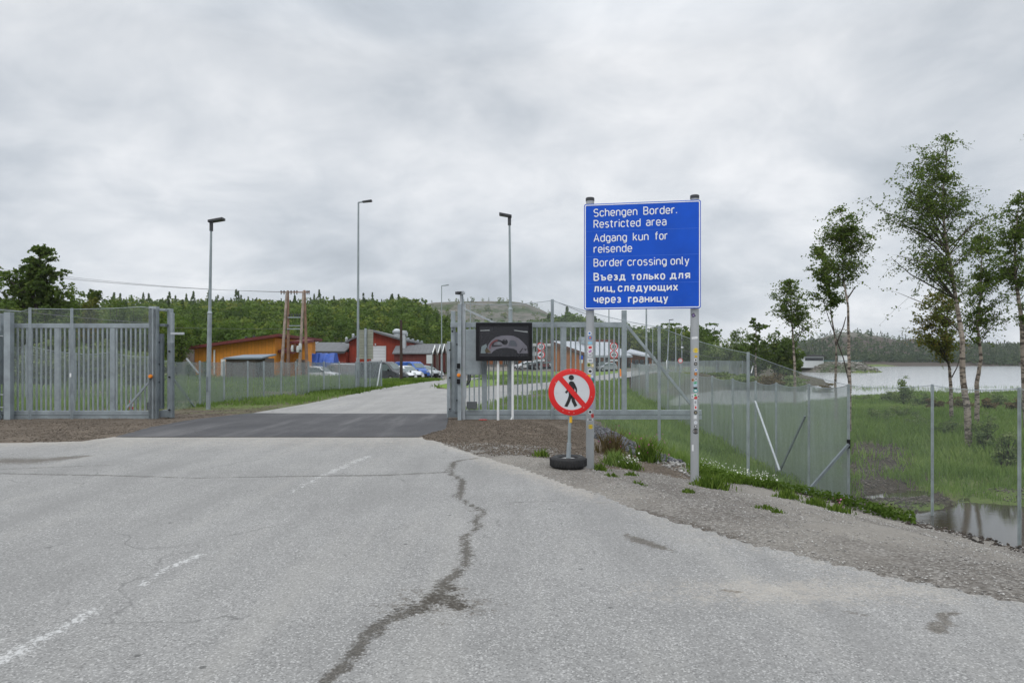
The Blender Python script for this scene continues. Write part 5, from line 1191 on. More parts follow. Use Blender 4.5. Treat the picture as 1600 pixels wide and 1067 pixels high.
# orange building
d = 68.0; ox = X(365, d); t = thing('orange_building', (ox, d, 0), 'bright orange timber building with a dark red lean-to roof', 'building'); x = lambda p: X(p, d)-ox; z = lambda p, dd=d: Z(p, dd)
MB().prism([(x(304), -.3), (x(429.5), -.3), (x(429.5), z(526)), (x(304), z(543.5))], 0, 14).build('wall', orange_clad, t)
MB().prism([(x(296), z(541.8)), (x(440), z(521.7)), (x(440), z(526.2)), (x(296), z(546.2))], -.7, 14.6).build('roof', roof_red, t)
MB().box(x(429.5), x(466), 3.0, 4.6, -.3, z(534, 71)).build('wall', orange_clad, t)
MB().slab([(x(440)+.02, 2.4, z(533, 70)), (x(469), 2.4, z(532, 70)), (x(468), 5.0, z(530, 73)), (x(440)+.02, 5.0, z(531, 73))], .28).build('roof', roof_red, t)
aw = MB().slab([(x(431), .6, z(547)), (x(455), .6, z(548.5)), (x(455), 2.98, z(543)), (x(431), 2.98, z(542))], .25).build('awning', roof_red, t)
for a, b in ((410, 424),): window(t, t, x(a), x(b), z(575), z(560), -.002)
for a, b in ((431.5, 437), (448.5, 453)): window(t, t, x(a), x(b), z(573, 71), z(561, 71), 2.998)
MB().box(x(457), x(463), 2.92, 2.998, -.2, z(562, 71)).build('door', shed_wood, t)
for p in (306, 366, 379): MB().lathe([(.001, .5), (.14, .48), (.14, .1)], (x(p), 3, z(541.8-(p-296)*.139)+.02), 10).build('roof_vent', dark_p, t, True)
MB().box(x(334.5), x(336.5), -.16, -.03, z(585), z(546.5)).build('downpipe', white_paint, t); MB().box(x(345.5), x(352.5), -.09, -.003, z(588), z(561)).build('door', white_paint, t)
d2 = 57; t = thing('timber_shed', (X(382, d2), d2, 0), 'small dark timber shed with a blue-grey roof in front of the orange building', 'shed'); xs = lambda p: X(p, d2)-X(382, d2)
MB().box(xs(353), xs(399), 0, 3, -.2, Z(558.5, d2)).build('wall', shed_wood, t); MB().box(xs(399), xs(409), .8, 3, -.2, Z(559.5, d2)).build('annex', shed_wood, t)
MB().slab([(xs(351), -.3, Z(559, d2)), (xs(410.5), -.3, Z(558.5, d2)), (xs(410.5), 3.3, Z(553, d2+3)), (xs(357), 3.3, Z(554, d2+3))], .12).build('roof', simple('blue_grey_roof', (.16, .20, .24), .6, 0, .1), t)
d2 = 70; t = thing('board_fence', (X(290, d2), d2, 0), 'weathered grey board fence at the left end of the orange building', 'fence')
MB().box(X(283, d2)-X(290, d2), X(303.5, d2)-X(290, d2), 0, .1, -.2, Z(543, d2)).build('boards', wood_grey, t)
MB().box(X(283, d2)-X(290, d2), X(303.5, d2)-X(290, d2), -.05, -.003, Z(547, d2)-.06, Z(547, d2)+.06).build('rail', wood_grey, t)
# red hall
d = 100.0; k = d/F; ox = X(588, d); t = thing('red_hall', (ox, d, 0), 'dark red gabled hall with a white roller door and low grey-roofed side wings', 'building'); x = lambda p: X(p, d)-ox; z = lambda p: Z(p, d)
MB().prism([(x(545.5), -1), (x(628.5), -1), (x(628.5), z(533)), (x(578), z(517)), (x(545.5), z(534))], 0, 24).build('wall', red_clad, t)
MB().prism([(x(541.5), z(533.5)), (x(578), z(514.3)), (x(631.5), z(530.5)), (x(631.5), z(533.2)), (x(578), z(517.3)), (x(541.5), z(536.4))], -.9, 24.5).build('roof', roof_grey, t)
rd = MB().box(x(581), x(602.2), -.06, -.005, -.6, z(541.5)).build('roller_door', door_white, t)
mb = MB(); mb.box(x(580), x(581), -.08, -.004, -.2, z(540.5)); mb.box(x(602.2), x(603.2), -.08, -.004, -.2, z(540.5)); mb.box(x(581), x(602.2), -.08, -.004, z(541.5), z(540.5)); mb.build('door_frame', off_white, rd)
MB().box(x(586), x(587.5), -.25, -.01, z(539.5), z(536.5)).build('wall_lamp', off_white, t)
for a0, a1, nm in ((480, 545.4, 'left'), (628.6, 667, 'right')):
    e0 = z(549) if nm == 'left' else z(556); r_ = z(533.5) if nm == 'left' else z(540.5)
    MB().box(x(a0)+.5, x(a1)-.1, -1.5, 9, -.9, e0-.1).build('wing_wall', red_clad, t)
    mb = MB(); mb.slab([(x(a0)-.2, -2.4, e0), (x(a1)+(.0 if nm == 'left' else .6), -2.4, e0), (x(a1)+(-.02 if nm == 'left' else .6), 4.4, r_), (x(a0)-.2+(.6 if nm=='left' else .0), 4.4, r_)], .2)
    mb.slab([(x(a0)-.2+(.6 if nm=='left' else 0), 4.42, r_), (x(a1)+(-.02 if nm == 'left' else .6), 4.42, r_), (x(a1)+(-.02 if nm == 'left' else .6), 10, e0), (x(a0)-.2, 10, e0)], .2)
    wr = mb.build('wing_roof', roof_grey, t); MB().box(x(a0)-.2, x(a1)-.1, -2.48, -2.41, e0-.35, e0-.02).build('fascia', fascia_dark, wr)
ge = MB()
ge.bar((x(480)-.28, -2.45, z(549.5)), (x(480)+.35, 4.4, z(533.2)), .12, .4); ge.bar((x(667)+.68, -2.45, z(556.5)), (x(667)+.68, 4.4, z(540)), .12, .4); ge.build('gable_trim', white_paint, t)
mb = MB(); mb.box(x(631), x(636.5), -2.0, -1.0, z(549), z(523)); mb.box(x(629.5), x(637.5), -2.1, -.9, z(523)+.01, z(517.5)); mb.box(x(636.6), x(639.5), -1.8, -1.2, z(526), z(520)); mb.build('ventilation_duct', galv_pale, t, bevel=.05)
MB().lathe([(.5, 0), (.5, .6), (.7, .7), (.7, 1.0), (.3, 1.3), (.001, 1.35)], (x(607.5), 7, z(522)-.2), 12).build('roof_vent', galv_pale, t, True)
for p, yy in ((640, 6), (648, 11), (657, 17), (664, 22)): MB().lathe([(.22, 0), (.26, .5), (.001, .6)], (x(631)-.3, yy, z(531.5)), 8).build('roof_vent', galv, t)
for p in (542.5, 553): MB().lathe([(.18, 0), (.22, .45), (.001, .6)], (x(p), -.5, z(533.5-(p-541.5)*.52)), 8).build('roof_vent', galv_pale, t)
for p in (555,): MB().lathe([(.02, 0), (.02, 2.5)], (x(525), 3, z(545)), 6).build('aerial', dark_p, t)
# row of small garages facing the road
for i, (pxg, dg_) in enumerate(((674.5, 99), (683, 106), (690, 112.5), (697.5, 120))):
    t = thing('garage', (X(pxg, dg_), dg_, 0), ('small dark red garage with white gable trim, first of the row beside the hall', 'second small red garage with white gable trim from the hall', 'third small red garage with white gable trim from the hall', 'last small red garage of the row, nearest the gate posts')[i], 'garage', 'row of small red garages')
    zr, ze = Z(541.5, 99)+i*.28, Z(551, 99)+i*.2; W2 = 2.6
    MB().add([(0,-W2,-.3),(0,W2,-.3),(0,W2,ze),(0,0,zr),(0,-W2,ze),(-5,-W2,-.3),(-5,W2,-.3),(-5,W2,ze),(-5,0,zr),(-5,-W2,ze)], [(0,1,2,3,4),(9,8,7,6,5),(0,4,9,5),(1,6,7,2),(4,3,8,9),(3,2,7,8)]).build('wall', garage_red, t)
    mb = MB(); mb.slab([(.4,-W2-.4,ze-.1),(.4,-.01,zr+.12),(-5.2,-.01,zr+.12),(-5.2,-W2-.4,ze-.1)], .14); mb.slab([(.4,.01,zr+.12),(.4,W2+.4,ze-.1),(-5.2,W2+.4,ze-.1),(-5.2,.01,zr+.12)], .14); mb.build('roof', roof_grey, t)
    mb = MB(); mb.bar((.47,-W2-.45,ze-.18),(.47,0,zr+.06), .10, .26); mb.bar((.47,0,zr+.06),(.47,W2+.45,ze-.18), .10, .26); mb.build('gable_trim', white_paint, t)
    for s in (-1, 1): MB().box(.01, .06, s*.15 if s > 0 else -1.6, 1.6 if s > 0 else -.15, -.2, ze-.35).build('door', shed_wood, t)
# border station
t = thing('border_station', (X(920, 118), 118, 0), 'low brown timber border station with a large pale grey roof', 'building'); O = t.location
A, B = Vector(at(861, 533.5, 112)), Vector(at(917, 553.5, 108)); Bp, Ap = Vector(at(984, 555.5, 126)), Vector(at(952, 534.5, 140))
mb = MB(O); mb.slab([A+Vector((-.3,-.6,.1)), B+Vector((.5,-.7,-.15)), Bp+Vector((.5,0,0)), Ap], .35); mb.build('roof', roof_pale, t)
g = -.6
mb = MB(O); lo = lambda v: (v.x, v.y, g); dn = lambda v: (v.x, v.y, v.z-.3)
Bi = B+Vector((-.5,.4,0)); Bpi = Bp+Vector((-.6,-.3,.1))
mb.add([lo(A), lo(Bi), dn(Bi), dn(A), lo(Ap), lo(Bpi), dn(Bpi), dn(Ap)], [(0,1,2,3), (1,5,6,2), (5,4,7,6), (4,0,3,7)]); mb.build('wall', orange_clad2, t)
mb = MB(O); mb.bar(A+Vector((-.3,-.7,-.05)), B+Vector((.5,-.8,-.3)), .08, .45); mb.build('gable_trim', simple('brown_trim', (.10, .04, .025), .7), t)
for f in (.12, .3, .48, .66, .84):
    q = Bi.lerp(Bpi, f); MB(O).box(q.x-.5+.02, q.x+.5, q.y-.25, q.y+.25, g, q.z-.32).build('glazing', glass_d, t)
for f in (.0, .25, .5, .75, 1.0):
    q = B.lerp(Bp, f)+Vector((.25,-.2,0)); MB(O).box(q.x-.1, q.x+.1, q.y-.1, q.y+.1, g, q.z-.3).build('column', orange_clad2, t)
mb = MB(O); q = A.lerp(Ap, .25); mb.slab([(q.x+2.2, q.y+1, q.z+.9), (q.x+4.0, q.y+1, q.z+.8), (q.x+4.0, q.y+4, q.z+.8), (q.x+2.2, q.y+4, q.z+.9)], 1.3); mb.build('roof_plant', galv, t)
mb = MB(O); mb.box(X(905, 142), X(962, 142), 142, 146, g, Z(530.5, 142)); mb.build('clerestory', simple('brown_red_wall', (.16, .05, .035), .8), t)
t = thing('guard_house', (X(1000, 132), 132, 0), 'low brown building with a sloped pale roof right of the border station', 'building'); O = t.location
mb = MB(O); mb.slab([at(978, 549.5, 128), at(1024, 557.5, 126), at(1016, 553, 140), at(985, 545, 142)], .3); mb.build('roof', roof_pale, t)
mb = MB(O); a, b = at(981, 552, 129), at(1018, 558, 127.2); mb.add([(a[0],a[1],g),(b[0],b[1],g),(b[0],b[1],b[2]),a,(a[0],142,g),(b[0],142,g),(b[0],142,b[2]),(a[0],142,a[2])], [(0,1,2,3),(1,5,6,2),(4,0,3,7),(5,4,7,6)]); mb.build('wall', orange_clad2, t)
for p in (987, 995, 1003, 1011): MB(O).box(X(p, 127)-.35, X(p, 127)+.35, 127.0, 128.6, g+.7, Z(562, 127)).build('window', glass_d, t)
d2 = 134; t = thing('station_annex', (X(790, d2), d2, 0), 'long low orange building with a white band, partly hidden by the black display', 'building'); x = lambda p: X(p, d2)-X(790, d2)
MB().box(x(733), x(846), 0, 8, -.6, Z(556, d2)).build('wall', orange_clad2, t); MB().box(x(731), x(850), -.6, 8.6, Z(556, d2)+.01, Z(550, d2)).build('roof_band', off_white, t)
for p in (742, 758, 774, 790, 806, 822, 838): window(t, t, x(p-3), x(p+3), Z(571, d2), Z(562, d2), -.003)
d2 = 124; t = thing('canopy', (X(850, d2), d2, 0), 'pale flat canopy on posts left of the border station', 'canopy'); x = lambda p: X(p, d2)-X(850, d2)
MB().box(x(832), x(866), -2, 5, Z(541, d2), Z(537, d2)).build('roof', off_white, t)
for p in (834, 848, 863): MB().box(x(p)-.12, x(p)+.12, -1.8, -1.56, -.5, Z(541, d2)-.01).build('post', galv, t)
# lakeside pavilion on the promontory
d2 = 268; t = thing('lakeside_pavilion', (X(1275, d2), d2, h1(X(1275, d2), d2)), 'low white and grey lakeside building with a window band, on the promontory', 'building'); g = t.location.z; x = lambda p: X(p, d2)-X(1275, d2)
MB().box(x(1256), x(1287), 0, 9, -.5, Z(557, d2)-g).build('wall', off_white, t); MB().box(x(1254), x(1289), -.8, 9.5, Z(557, d2)-g+.01, Z(554.5, d2)-g).build('roof', fascia_dark, t)
MB().box(x(1258), x(1286), -.1, -.01, Z(563.5, d2)-g, Z(559, d2)-g).build('window_band', glass_d, t)
MB().slab([(x(1250),3,Z(549,d2)-g),(x(1256),3,Z(545,d2)-g),(x(1262),3,Z(552,d2)-g),(x(1258),8,Z(553,d2)-g)], .5).build('upper_roof', off_white, t)
t = thing('boat_hut', (X(1322, 262), 262, h1(X(1322, 262), 262)), 'small white hut with a railing on the promontory', 'hut')
MB().box(-1.6, 1.6, 0, 3, -.4, 2.9).build('wall', white_paint, t); MB().box(-1.8, 1.8, -.2, 3.2, 2.91, 3.05).build('roof', off_white, t)
MB().box(-9, 6, -.6, -.5, .9, 1.1).build('railing', simple('teal_rail', (.05,.16,.16), .6), t)

# ------------------------------------------------------------------ vehicles
wheel_m = simple('wheel_rim', (.36, .37, .38), .35, .5)
chrome = simple('headlight_glass', (.55, .57, .58), .12, .2); tail = simple('tail_light', (.4, .02, .02), .3)
def loft(mb, secs):
    """closed rings of equal length"""
    n = len(secs[0]); vs = [p for s in secs for p in s]; fs = []
    for i in range(len(secs)-1):
        for k in range(n): fs.append((i*n+k, i*n+(k+1)%n, (i+1)*n+(k+1)%n, (i+1)*n+k))
    fs += [tuple(range(n))[::-1], tuple((len(secs)-1)*n+k for k in range(n))]
    mb.add(vs, fs)
def vehicle(name, label, cat, loc, rz, paint, kind, group=None, s=1.0):
    """+x is the front; kinds: car (hatch), van, suv"""
    t = thing(name, loc, label, cat, group, rz)
    if kind == 'van': Lx, Wd, Hh, wr = 5.2, 1.9, 2.15, .36; prof = [(-2.6,.35),(-2.6,1.9),(-2.45,2.1),(-1.5,2.15),(.8,2.15),(1.25,1.95),(1.85,1.3),(2.45,1.05),(2.6,.75),(2.6,.35)]; glass = [(.35,1.25),(.45,1.9),(1.12,1.9),(1.62,1.3),(1.5,1.22)]
    elif kind == 'suv': Lx, Wd, Hh, wr = 4.5, 1.85, 1.66, .35; prof = [(-2.25,.38),(-2.25,.95),(-2.05,1.5),(-1.7,1.64),(-.2,1.67),(.45,1.6),(1.15,1.08),(1.95,.95),(2.22,.72),(2.25,.38)]; glass = [(-1.8,1.05),(-1.65,1.48),(-.2,1.56),(.42,1.5),(.95,1.08)]
    else: Lx, Wd, Hh, wr = 4.2, 1.75, 1.46, .32; prof = [(-2.1,.33),(-2.1,.85),(-1.85,1.25),(-1.4,1.43),(-.2,1.46),(.4,1.38),(1.1,.95),(1.85,.82),(2.08,.62),(2.1,.33)]; glass = [(-1.65,.95),(-1.4,1.3),(-.2,1.37),(.38,1.3),(.92,.95)]
    def sec(f, w): return [(a*f[0], w, max(.2, b*f[1]+f[2])) for a, b in prof]
    mb = MB(); top = max(b for a, b in prof)
    def ring(w, sh): return [(a, w*(1-(.16 if kind != 'van' else .07)*max(0, (b-.9)/(top-.9)))*1.0, b-sh*(b > .5)) for a, b in prof]
    hw = Wd/2
    loft(mb, [ring(-hw+.06, .05), ring(-hw, .0) and [(a*.985, b_, c) for a, b_, c in ring(-hw+.0, .08)], ring(-hw*.8, -.0), ring(hw*.8, -.0), [(a*.985, b_, c) for a, b_, c in ring(hw, .08)], ring(hw-.06, .05)][1:5])
    body = mb.build('body', paint, t, True, bevel=.03)
    for sd in (-1, 1):
        g = MB(); P = []
        for a, b in glass: P.append((a, sd*(hw*(1-(.16 if kind != 'van' else .07)*max(0, (b-.9)/(top-.9)))+.006), b-.02))
        g.add(P, [tuple(range(len(P)))]); g.build('side_window', glass_v, body)
        mr = MB(); mx_ = glass[-1][0]-.1; mr.box(mx_-.06, mx_+.08, sd*(hw+.02), sd*(hw+.2), glass[-1][1]-.02, glass[-1][1]+.16); mr.build('mirror', black_p, body)
    def scr_(i0, i1, nm, yw):
        a, b = prof[i0], prof[i1]; dx, dz = b[0]-a[0], b[1]-a[1]; n_ = math.hypot(dx, dz); nx, nz = (-dz/n_, dx/n_) if dx*0+1 else (0, 1)
        if nz < 0 and nm == 'windscreen': nx, nz = -nx, -nz
        P = [(a[0]+dx*f+nx*.02*(1 if nm == 'windscreen' else -1), w*yw, a[1]+dz*f+.018) for f, w in ((.08,-1),(.92,-1),(.92,1),(.08,1))]
        MB().add(P, [(0,1,2,3)]).build(nm, glass_v, body)
    scr_(5, 6, 'windscreen', hw*.76)
    a, b = (prof[1], prof[2])
    if kind != 'van':
        P = [(a[0]+(b[0]-a[0])*f-.03, w*hw*.74, a[1]+(b[1]-a[1])*f) for f, w in ((.12,-1),(.95,-1),(.95,1),(.12,1))]; MB().add(P, [(0,1,2,3)]).build('rear_window', glass_v, body)
    for ax in (-Lx*.3, Lx*.31):
        for sd in (-1, 1):
            w = MB().lathe([(.001,-.10),(wr*.9,-.10),(wr,-.07),(wr,.07),(wr*.9,.10),(wr*.62,.10)], (0,0,0), 20, 'y').build('wheel', rubber, t, True); w.location = (ax, sd*(hw-.06), wr)
            MB().lathe([(wr*.64,.0),(wr*.6,.108*1),(wr*.2,.095),(.001,.10)] if sd > 0 else [(wr*.64,.0),(wr*.6,-.108),(wr*.2,-.095),(.001,-.10)], (0,0,0), 16, 'y').build('rim', wheel_m, w, True)
    for sd in (-1, 1):
        z_ = .72 if kind == 'car' else (.92 if kind == 'van' else .85)
        MB().box(Lx/2-.14, Lx/2+.012, sd*hw*.62-.16, sd*hw*.62+.16, z_-.10, z_+.06).build('headlight', chrome, t, bevel=.02)
        MB().box(-Lx/2-.012, -Lx/2+.1, sd*hw*.78-.08, sd*hw*.78+.08, z_-.05, z_+.22).build('tail_light', tail, t)
    mb = MB(); mb.box(Lx/2-.05, Lx/2+.015, -hw*.5, hw*.5, .38, .62); mb.build('grille', black_p, t)
    mb = MB(); mb.box(-Lx/2+.1, Lx/2-.1, -hw*.9, hw*.9, .16, .36); mb.build('underside', black_p, t)
    return t
def paint(n, c, r=.28, m=0.0): return simple(n, c, r, m, .04, 1)
pw, pb, pbl, pg_, ps_, pdk, prd = paint('paint_white', (.66,.68,.70)), paint('paint_graphite', (.045,.05,.056)), paint('paint_blue', (.03,.10,.36)), paint('paint_grey', (.14,.15,.16), .28, .3), paint('paint_silver', (.40,.42,.44), .3, .5), paint('paint_black', (.015,.015,.018)), paint('paint_dark_red', (.14,.02,.02))
def car(label, px, d, rz, p, kind, name='parked_car', cat='car', grp='cars in the car park before the red hall', dz=0):
    x = X(px, d); return vehicle(name, label, cat, (x, d, h1(x, d)+.01+dz), rz, p, kind, grp)
car('graphite grey van parked at the end of the left mesh fence', 598, 72, R(-24), pb, 'van', 'parked_van', 'van')
car('white car parked right behind the graphite van', 623, 76, R(-40), pw, 'car')
car('white estate car half hidden by the dark wooden post', 634, 79, R(-42), pw, 'suv')
car('blue van parked between the white cars and the silver one', 643, 87, R(-45), pbl, 'van', 'parked_van', 'van')
car('silver grey car parked to the right of the blue van', 662, 89, R(-38), ps_, 'suv')
car('white car at the far end of the car park by the garages', 669, 92, R(-36), pw, 'car')
car('white car seen through the left mesh fence under the blue tarpaulin', 497, 72, R(-6), pw, 'suv')
car('white camper van roof seen above the mesh fence beside the red hall', 533, 78, R(170), ps_, 'van', 'parked_van', 'van', dz=-.2)
t = thing('tarpaulin_cover', (X(503, 80), 80, 0), 'bright blue tarpaulin over a boat beside the orange building', 'tarpaulin')
rs = np.random.RandomState(4); n = 14; vs = []; w_ = X(525.5, 80)-X(481.5, 80)
for j, (yy, zz_) in enumerate(((-1.3,.1),(-1.25,1.5),(-.6,Z(552.5,80)),(.6,Z(552.5,80)),(1.25,1.5),(1.3,.1))):
    for i in range(n+1): vs.append((-w_/2+w_*i/n, yy+rs.uniform(-.1,.1), zz_+rs.uniform(-.10,.10)*(zz_ > .5)))
mb = MB().add(vs, [(j*(n+1)+i, j*(n+1)+i+1, (j+1)*(n+1)+i+1, (j+1)*(n+1)+i) for j in range(5) for i in range(n)] + [tuple(j*(n+1) for j in range(6)), tuple(j*(n+1)+n for j in range(6))]); mb.build('cover', tarp, t)
grp = 'cars parked before the border station'
for lab, px, rz, p, kd in (('white hatchback at the left end of the station car row, right of the display', 822, 200, pw, 'car'), ('dark car beside the white hatchback at the station', 842, 215, pdk, 'suv'), ('dark red car just behind the gate post in the station row', 853, 190, prd, 'car'), ('white saloon left of the round prohibition sign', 874, 205, pw, 'car'),
                      ('grey car above the round prohibition sign', 893, 195, pg_, 'suv'), ('silver car half behind the left sign post', 912, 190, ps_, 'car'), ('black car right of the left sign post', 935, 205, pdk, 'suv'), ('silver hatchback at the right end of the station car row', 945, 215, ps_, 'car')):
    car(lab, px, 121 if px < 900 else 112, R(rz), p, kd, grp=grp)
# ------------------------------------------------------------------ trees and bushes
GB = 'birches between the pond and the lake'
make_tree('birch_tree', 'tallest birch, with a broad airy crown, standing in the marsh behind the chain link fence', 'tree', [(1514,690),(1511,640),(1506,590),(1500,530),(1494,480),(1484,420),(1474,370),(1470,310),(1478,250),(1476,212)], 27.5,
          [(1478,265,55,58,3),(1408,325,36,28,4.4),(1436,292,44,40,2.4),(1515,280,40,62,2),(1470,360,80,50,3),(1428,402,44,26,2.2),(1530,340,28,50,1.2),(1455,230,30,24,.8),(1500,430,34,44,1),(1425,452,28,10,.15)], 14000, .088, leaf_birch, 1, GB, .145, 90, leafspread=.75)
make_tree('birch_tree', 'slim second birch leaning right beside the tallest one, with dense low foliage', 'tree', [(1527,648),(1526,600),(1530,560),(1528,510),(1532,460),(1534,400),(1538,345)], 33,
          [(1540,400,42,46,2),(1545,460,40,40,2),(1520,500,45,36,1.2),(1548,510,40,30,.7)], 6500, .105, leaf_birch, 2, GB, .12, 66, leafspread=.6)
make_tree('birch_tree', 'small birch with a white trunk and rust tinged crown left of the tallest birch', 'tree', [(1487,640),(1486,600),(1483,560),(1479,520),(1474,480),(1472,450)], 38,
          [(1465,480,40,30,2),(1455,515,40,26,2),(1485,540,32,26,1)], 5200, .125, leaf_rust, 3, GB, .11, 55, leafspread=.5, bare=[[(1486,578),(1478,562),(1466,548)], [(1487,590),(1495,575),(1500,560)]])
make_tree('birch_tree', 'birch cut by the right edge of the picture', 'tree', [(1606,640),(1603,560),(1597,500),(1590,430),(1588,370),(1592,320)], 31,
          [(1590,350,35,40,2),(1580,410,45,36,2),(1600,460,40,40,1.4),(1620,330,30,40,1)], 7000, .105, leaf_birch, 4, GB, .15, 66, leafspread=.5)
make_tree('birch_tree', 'tall birch standing outside the right edge with only twig tips in view', 'tree', [(1690,660),(1688,500),(1680,350),(1676,200),(1672,120)], 26,
          [(1660,190,66,50,2),(1680,280,70,50,2),(1670,130,40,40,1)], 3200, .11, leaf_birch, 14, GB, .17, 26)
make_tree('birch_tree', 'straight birch with a bare trunk and small high crown, beside the fence corner post', 'tree', [(1327,660),(1326,600),(1328,540),(1324,480),(1319,430),(1318,380),(1314,330)], 30,
          [(1315,350,32,28,2),(1340,372,24,26,1.4),(1302,395,34,26,1.5),(1318,420,36,22,1.2)], 5600, .10, leaf_birch, 5, GB, .095, 60, leafspread=.55, bare=[[(1322,470),(1332,455),(1336,448)]])
make_tree('birch_tree', 'thin forked birch with sparse leaves leaning left of the straight birch', 'tree', [(1308,655),(1307,600),(1306,540),(1300,490),(1294,440),(1288,405)], 33,
          [(1284,420,26,26,1.5),(1294,462,26,22,1.2),(1272,400,14,14,.6),(1306,480,18,24,.6)], 3600, .11, leaf_birch, 6, GB, .075, 36, leafspread=.4, bare=[[(1330,610),(1318,560),(1296,500),(1286,470)], [(1306,540),(1318,510),(1322,495)]])
make_tree('birch_tree', 'pale trunked birch with a light round crown above the mesh fence', 'tree', [(1242,622),(1241,580),(1240,530),(1237,490),(1234,450),(1230,437)], 50,
          [(1237,470,34,30,2),(1225,490,30,20,1.2),(1260,505,28,18,1),(1238,448,18,12,.7)], 3600, .155, leaf_birch, 7, GB, .12, 56, leafspread=.65)
GR = 'trees on the spit beyond the far fence'
make_tree('birch_tree', 'small dark birch rising above the bush cluster left of the pale trunked birch', 'tree', [(1182,600),(1181,560),(1182,520),(1181,497)], 105,
          [(1182,515,20,18,2),(1180,545,28,20,2)], 2600, .36, leaf_dark, 8, GR, .2, 26)
for i, (px, py, rx, ry, d, lab, mt) in enumerate(((1085, 545, 36, 24, 150, 'low grey-green tree at the left end of the spit wood', leaf_dark), (1150, 540, 34, 30, 118, 'light green rounded tree beside the small dark birch', leaf_willow), (1180, 552, 40, 24, 112, 'broad dark bush under the small dark birch', leaf_dark), (1217, 543, 28, 30, 110, 'dark green tree behind the pale trunked birch', leaf_dark), (1235, 558, 20, 24, 108, 'rounded dark bush at the right end of the spit', leaf_dark), (1120, 553, 30, 20, 125, 'wide green bush behind the far end of the pale fence', leaf_dark))):
    make_bush('spit_tree', lab, 'tree', px, py, d, rx, ry, 3600, .36, mt, 40+i, GR, stems=14)
make_bush('spit_tree', 'rounded light green tree above the station fence beside the right sign post', 'tree', 1052, 530, 150, 26, 26, 3400, .42, leaf_forest, 60, GR, stems=14)
# left trees behind the opened gate
GLf = 'trees behind the opened left gate'
make_tree('broadleaf_tree', 'big dark green tree towering over the opened left gate', 'tree', [(55,600),(56,540),(58,490),(60,440),(62,392)], 46,
          [(62,415,30,28,2),(50,445,50,28,3),(90,440,18,26,1.2),(15,450,30,32,2),(60,480,55,30,2.6),(75,405,14,16,.6),(15,485,40,26,1.6),(96,470,18,26,1.2)], 17000, .20, leaf_dark, 11, GLf, .24, 100, whites=False, leafspread=.5)
for i, (px, py, rx, ry, d, lab, mt) in enumerate(((-15, 492, 45, 46, 40, 'dense dark bush at the left picture edge behind the gate', leaf_dark), (20, 510, 42, 40, 43, 'dark bush below the big tree', leaf_dark), (80, 512, 42, 40, 44, 'dark leafy bush behind the two mesh fence posts', leaf_dark), (118, 484, 24, 42, 55, 'yellow-green birch bush right of the big tree', leaf_forest),
      (142, 496, 26, 38, 52, 'yellowing bush in the middle of the gate view', leaf_rust), (176, 498, 28, 42, 58, 'bush with dark olive leaves above the gate bars', leaf_dark), (210, 496, 32, 42, 60, 'rounded green bush left of the gate portal', leaf_forest), (243, 512, 28, 36, 58, 'green bush directly behind the gate portal', leaf_forest), (278, 520, 28, 36, 66, 'green bush just right of the gate portal', leaf_forest), (150, 565, 60, 30, 40, 'low grey-green thicket behind the gate bars', leaf_willow), (60, 570, 50, 30, 38, 'low thicket at the left behind the gate bars', leaf_willow), (225, 572, 46, 26, 38, 'low thicket near the gate portal', leaf_willow))):
    make_bush('broadleaf_bush', lab, 'bush', px, py, d, rx, ry, 4200, .19, mt, 80+i, GLf, stems=14)
make_tree('broadleaf_tree', 'small slender tree with an open dark crown above the gate bars', 'tree', [(145,560),(146,500),(148,470),(147,452)], 60, [(148,463,12,12,2),(147,480,14,12,1)], 1000, .22, leaf_dark, 13, GLf, .1, 20, whites=False)
for px, py, d, lab in ((297, 585, 60, 'small bush left of the white pipe by the orange building'), (322, 578, 60, 'small green bush touching the lamp post before the orange building'),):
    make_bush('broadleaf_bush', lab, 'bush', px, py-8, d, 9, 12, 900, .16, leaf_forest, 120+int(px), None, stems=8)
# marsh willows by the shore
GW = 'willow bushes along the lake shore'
wl = [(1345,628,60,20,12,leaf_willow),(1385,622,58,16,13,leaf_willow),(1413,612,52,20,22,leaf_willow),(1440,626,50,20,14,leaf_willow),(1462,634,46,14,12,leaf_heath),(1500,634,44,20,14,leaf_heath),(1545,635,42,18,12,leaf_heath),(1565,628,48,22,14,leaf_willow),(1590,634,42,20,14,leaf_heath),(1630,630,44,22,18,leaf_willow),(1540,672,27.0,26,24,leaf_willow),(1570,690,24,30,20,leaf_willow),(1480,668,30,24,16,leaf_willow),(1370,652,36,26,14,leaf_willow),(1410,650,38,26,16,leaf_willow),(1440,660,33,24,14,leaf_willow)]
for i, (px, py, d, rx, ry, mt) in enumerate(wl):
    make_bush('willow_bush', 'brown-green heath bush on the lake shore among the birch trunks' if mt is leaf_heath else 'soft grey-green willow bush in the marsh by the lake', 'bush', px, py, d, rx, ry, 1500, .085 if d < 40 else .13, mt, 200+i, GW if mt is leaf_willow else 'heath bushes along the lake shore', stems=12)
for i, (px, py, d, rx, ry, mt, lab) in enumerate(((1150, 597, 100, 40, 12, leaf_willow, 'low grey-green bush at the left of the peninsula'), (1205, 596, 98, 40, 13, leaf_heath, 'wide brownish bush in the middle of the peninsula'), (1245, 597, 96, 34, 12, leaf_willow, 'low green bush on the right part of the peninsula'), (1290, 601, 92, 18, 8, leaf_heath, 'small reddish bush at the tip of the peninsula'), (1115, 592, 108, 30, 8, leaf_willow, 'flat green bush where the peninsula meets the fence'))):
    make_bush('shore_bush', lab, 'bush', px, py, d, rx, ry, 2600, .3, mt, 300+i, 'bushes on the low peninsula', stems=20)

